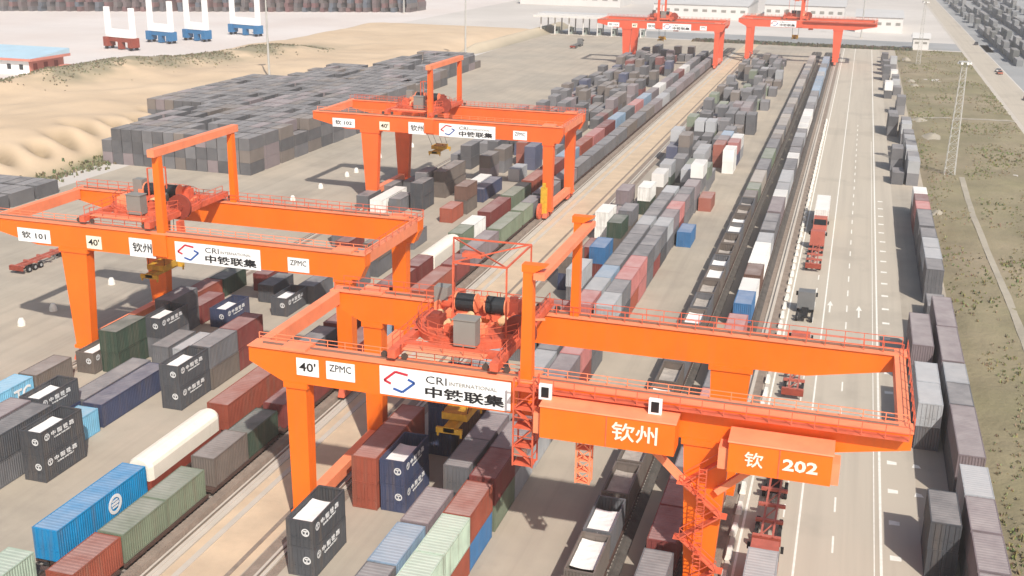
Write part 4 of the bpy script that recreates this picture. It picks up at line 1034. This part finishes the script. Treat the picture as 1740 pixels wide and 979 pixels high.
# pitched site hut
o = empty('site_hut', (-277, 322, 0)); tag(o, 'long site hut with salmon end wall, white side and pale blue roof', 'hut')
MB().box(-30, 7, 0, 18, 0, 5.0).build('wall', 'eqwhite', o); MB().box(7.0, 7.12, 0.05, 17.95, 0, 5.6).build('end_wall', 'hutred', o)
MB().loft([(-31, -1.2, 5.0), (9, -1.2, 5.0), (9, 19.2, 5.0), (-31, 19.2, 5.0)], [(-31, -1.2, 5.4), (9, -1.2, 5.4), (9, 19.2, 7.4), (-31, 19.2, 7.4)]).build('roof', 'hutblue', o)
MB().box(-31.1, 9.1, -1.4, -1.21, 4.7, 5.5).box(9.001, 9.2, -1.4, 19.3, 4.7, 5.6).build('fascia', 'hutred', o)
for i in range(7): MB().box(-27+i*5, -25.4+i*5, -.06, -.002, 1.6, 3.4).build('window', 'glass', o)
for i in range(3): MB().box(7.13, 7.18, 2+i*5.4, 4+i*5.4, 1.5, 3.6).build('window', 'rust', o)
for i in range(3): MB().box(9.5, 12, 2+i*5, 6+i*5, 0, 1.6+.3*i).build('crate', 'hutred', o)
# white and blue machine frames waiting on the apron
def frame_machine(x, y, w, h, base, label, rz):
    o = empty('machine_frame', (x, y, 0), rz); tag(o, label, 'machine frame', 'machine frames waiting on the apron')
    for s in (-1, 1):
        MB().loft([(s*w/2-.9, -.9, 5.0), (s*w/2+.9, -.9, 5.0), (s*w/2+.9, .9, 5.0), (s*w/2-.9, .9, 5.0)], [(s*w/2-1.1, -.7, h), (s*w/2+1.1, -.7, h), (s*w/2+1.1, .7, h), (s*w/2-1.1, .7, h)]).build('column', 'eqwhite', o)
        MB().box(s*w/2-1.1, s*w/2+1.1, -2.2, 2.2, 1.2, 5.0).build('end_carriage', base, o)
        for yy in (-1.5, 1.5): MB().tube((s*w/2-.3, yy, .7), (s*w/2+.3, yy, .7), .7, 12).build('wheel', 'black', o)
    MB().box(-w/2+1.1, w/2-1.1, -1.1, 1.1, 5.0, 8.2).build('cross_beam', 'eqwhite', o); MB().box(-w/2+1.1, w/2-1.1, -.9, .9, 3.2, 4.99).build('sill_beam', base, o)
    MB().box(-1.1, 1.1, -1.0, 1.0, 0.3, 3.19).build('power_pack', base, o)
frame_machine(-290, 402, 14.5, 17, 'rust', 'white machine frame with a dark red base, standing apart from the blue ones', R(-14))
frame_machine(-291, 432, 12.5, 18, 'eqblue', 'white and blue machine frame waiting beside the red-based one', R(-14))
frame_machine(-282, 446, 11.5, 18, 'eqblue', 'white and blue machine frame in the middle of the blue trio', R(-14))
frame_machine(-276, 478, 16, 22, 'eqblue', 'wide white and blue machine frame at the end of the trio', R(-14))
# far buildings
def building(name, x, y, w, d, h, label, wm='bwall', rm='broof', nw=8):
    o = empty(name, (x, y, 0)); tag(o, label, 'building')
    MB().box(-w/2, w/2, 0, d, 0, h).build('wall', wm, o); MB().loft([(-w/2-.6, -.6, h+.001), (w/2+.6, -.6, h+.001), (w/2+.6, d+.6, h+.001), (-w/2-.6, d+.6, h+.001)], [(-w/2-.6, d*.5-.1, h+2.2), (w/2+.6, d*.5-.1, h+2.2), (w/2+.6, d*.5+.1, h+2.2), (-w/2-.6, d*.5+.1, h+2.2)]).build('roof', rm, o)
    for i in range(nw): MB().box(-w/2+w*(i+.25)/nw, -w/2+w*(i+.75)/nw, -.08, -.002, h*.5, h*.68).build('window', 'grey', o)
building('warehouse', 10, 640, 24, 60, 8, 'pale warehouse with a long roof beyond the far gantry crane', nw=5)
building('warehouse', -32, 700, 46, 60, 9, 'wide pale warehouse beyond the cross road', nw=9)
building('warehouse', -92, 690, 56, 70, 8, 'long low warehouse behind the gate canopy', nw=10)
building('gatehouse', 28, 556, 7, 8, 5, 'small pale gatehouse at the end of the grassland', nw=2)
building('warehouse', -190, 760, 70, 40, 8, 'distant pale warehouse behind the earth bank', nw=10)
# low hedge and planters along the cross road
P = []
for i in range(900):
    P.append((random.uniform(-75, 24), random.uniform(546, 552), 0, random.uniform(.7, 1.6), random.choice([(.09, .10, .06), (.14, .10, .07), (.12, .12, .08)])))
tufts('hedge', P, 'low dusty hedge along the cross road', 'hedge')
# parked cars on the side road
def car(x, y, c, label, rz):
    o = empty('parked_car', (x, y, 0), rz); tag(o, label, 'car', 'vehicles on the side road')
    b = MB().loft([(-.9, -2.2, .35), (.9, -2.2, .35), (.9, 2.2, .35), (-.9, 2.2, .35)], [(-.88, -2.1, .95), (.88, -2.1, .95), (.88, 2.1, .95), (-.88, 2.1, .95)]).build('body', 'paint', o); b.color = (*c, 1)
    g = MB().loft([(-.84, -1.7, .951), (.84, -1.7, .951), (.84, 1.0, .951), (-.84, 1.0, .951)], [(-.66, -1.2, 1.42), (.66, -1.2, 1.42), (.66, .45, 1.42), (-.66, .45, 1.42)]).build('cabin', 'glass', o)
    q = MB().box(-.66, .66, -1.2, .45, 1.421, 1.46).build('roof', 'paint', o); q.color = (*c, 1)
    for s in (-1, 1):
        for yy in (-1.4, 1.4): MB().tube((s*.78, yy, .32), (s*.92, yy, .32), .32, 10).build('wheel', 'black', o)
for i, (x, y, c, l) in enumerate([(53.5, 470, (.35, .10, .06), 'red car on the side road by the lots'), (53.8, 478, (.5, .5, .5), 'silver car following the red one on the side road'), (54.6, 398, (.3, .06, .05), 'dark red car alone on the side road'), (55, 592, (.05, .05, .06), 'black car far along the side road')]):
    car(x, y, c, l, random.uniform(-.1, .1))
# a lorry far out on the yard and two near the berm-side crane leg
lorry(-120, 488, 'small lorry driving towards the gate canopy', 1, True, paint='truckgrey')
lorry(-118, 133, 'red lorry with an empty trailer outside the crane 101 leg', 1)

# ------------------------------------------------------------------ haze
hz = tag(MB().box(-1300, 900, -120, 1700, -1.5, 60).build('haze', 'white'), 'thin pale haze lying over the yard', 'haze', kind='stuff')
hm = bpy.data.materials.new('haze air'); hm.use_nodes = True; n = hm.node_tree.nodes; n.remove(n['Principled BSDF'])
pv = n.new('ShaderNodeVolumePrincipled'); pv.inputs['Color'].default_value = (.96, .93, .92, 1); pv.inputs['Density'].default_value = .00026; pv.inputs['Anisotropy'].default_value = .2
hm.node_tree.links.new(pv.outputs[0], n['Material Output'].inputs['Volume'])
hz.data.materials.clear(); hz.data.materials.append(hm)
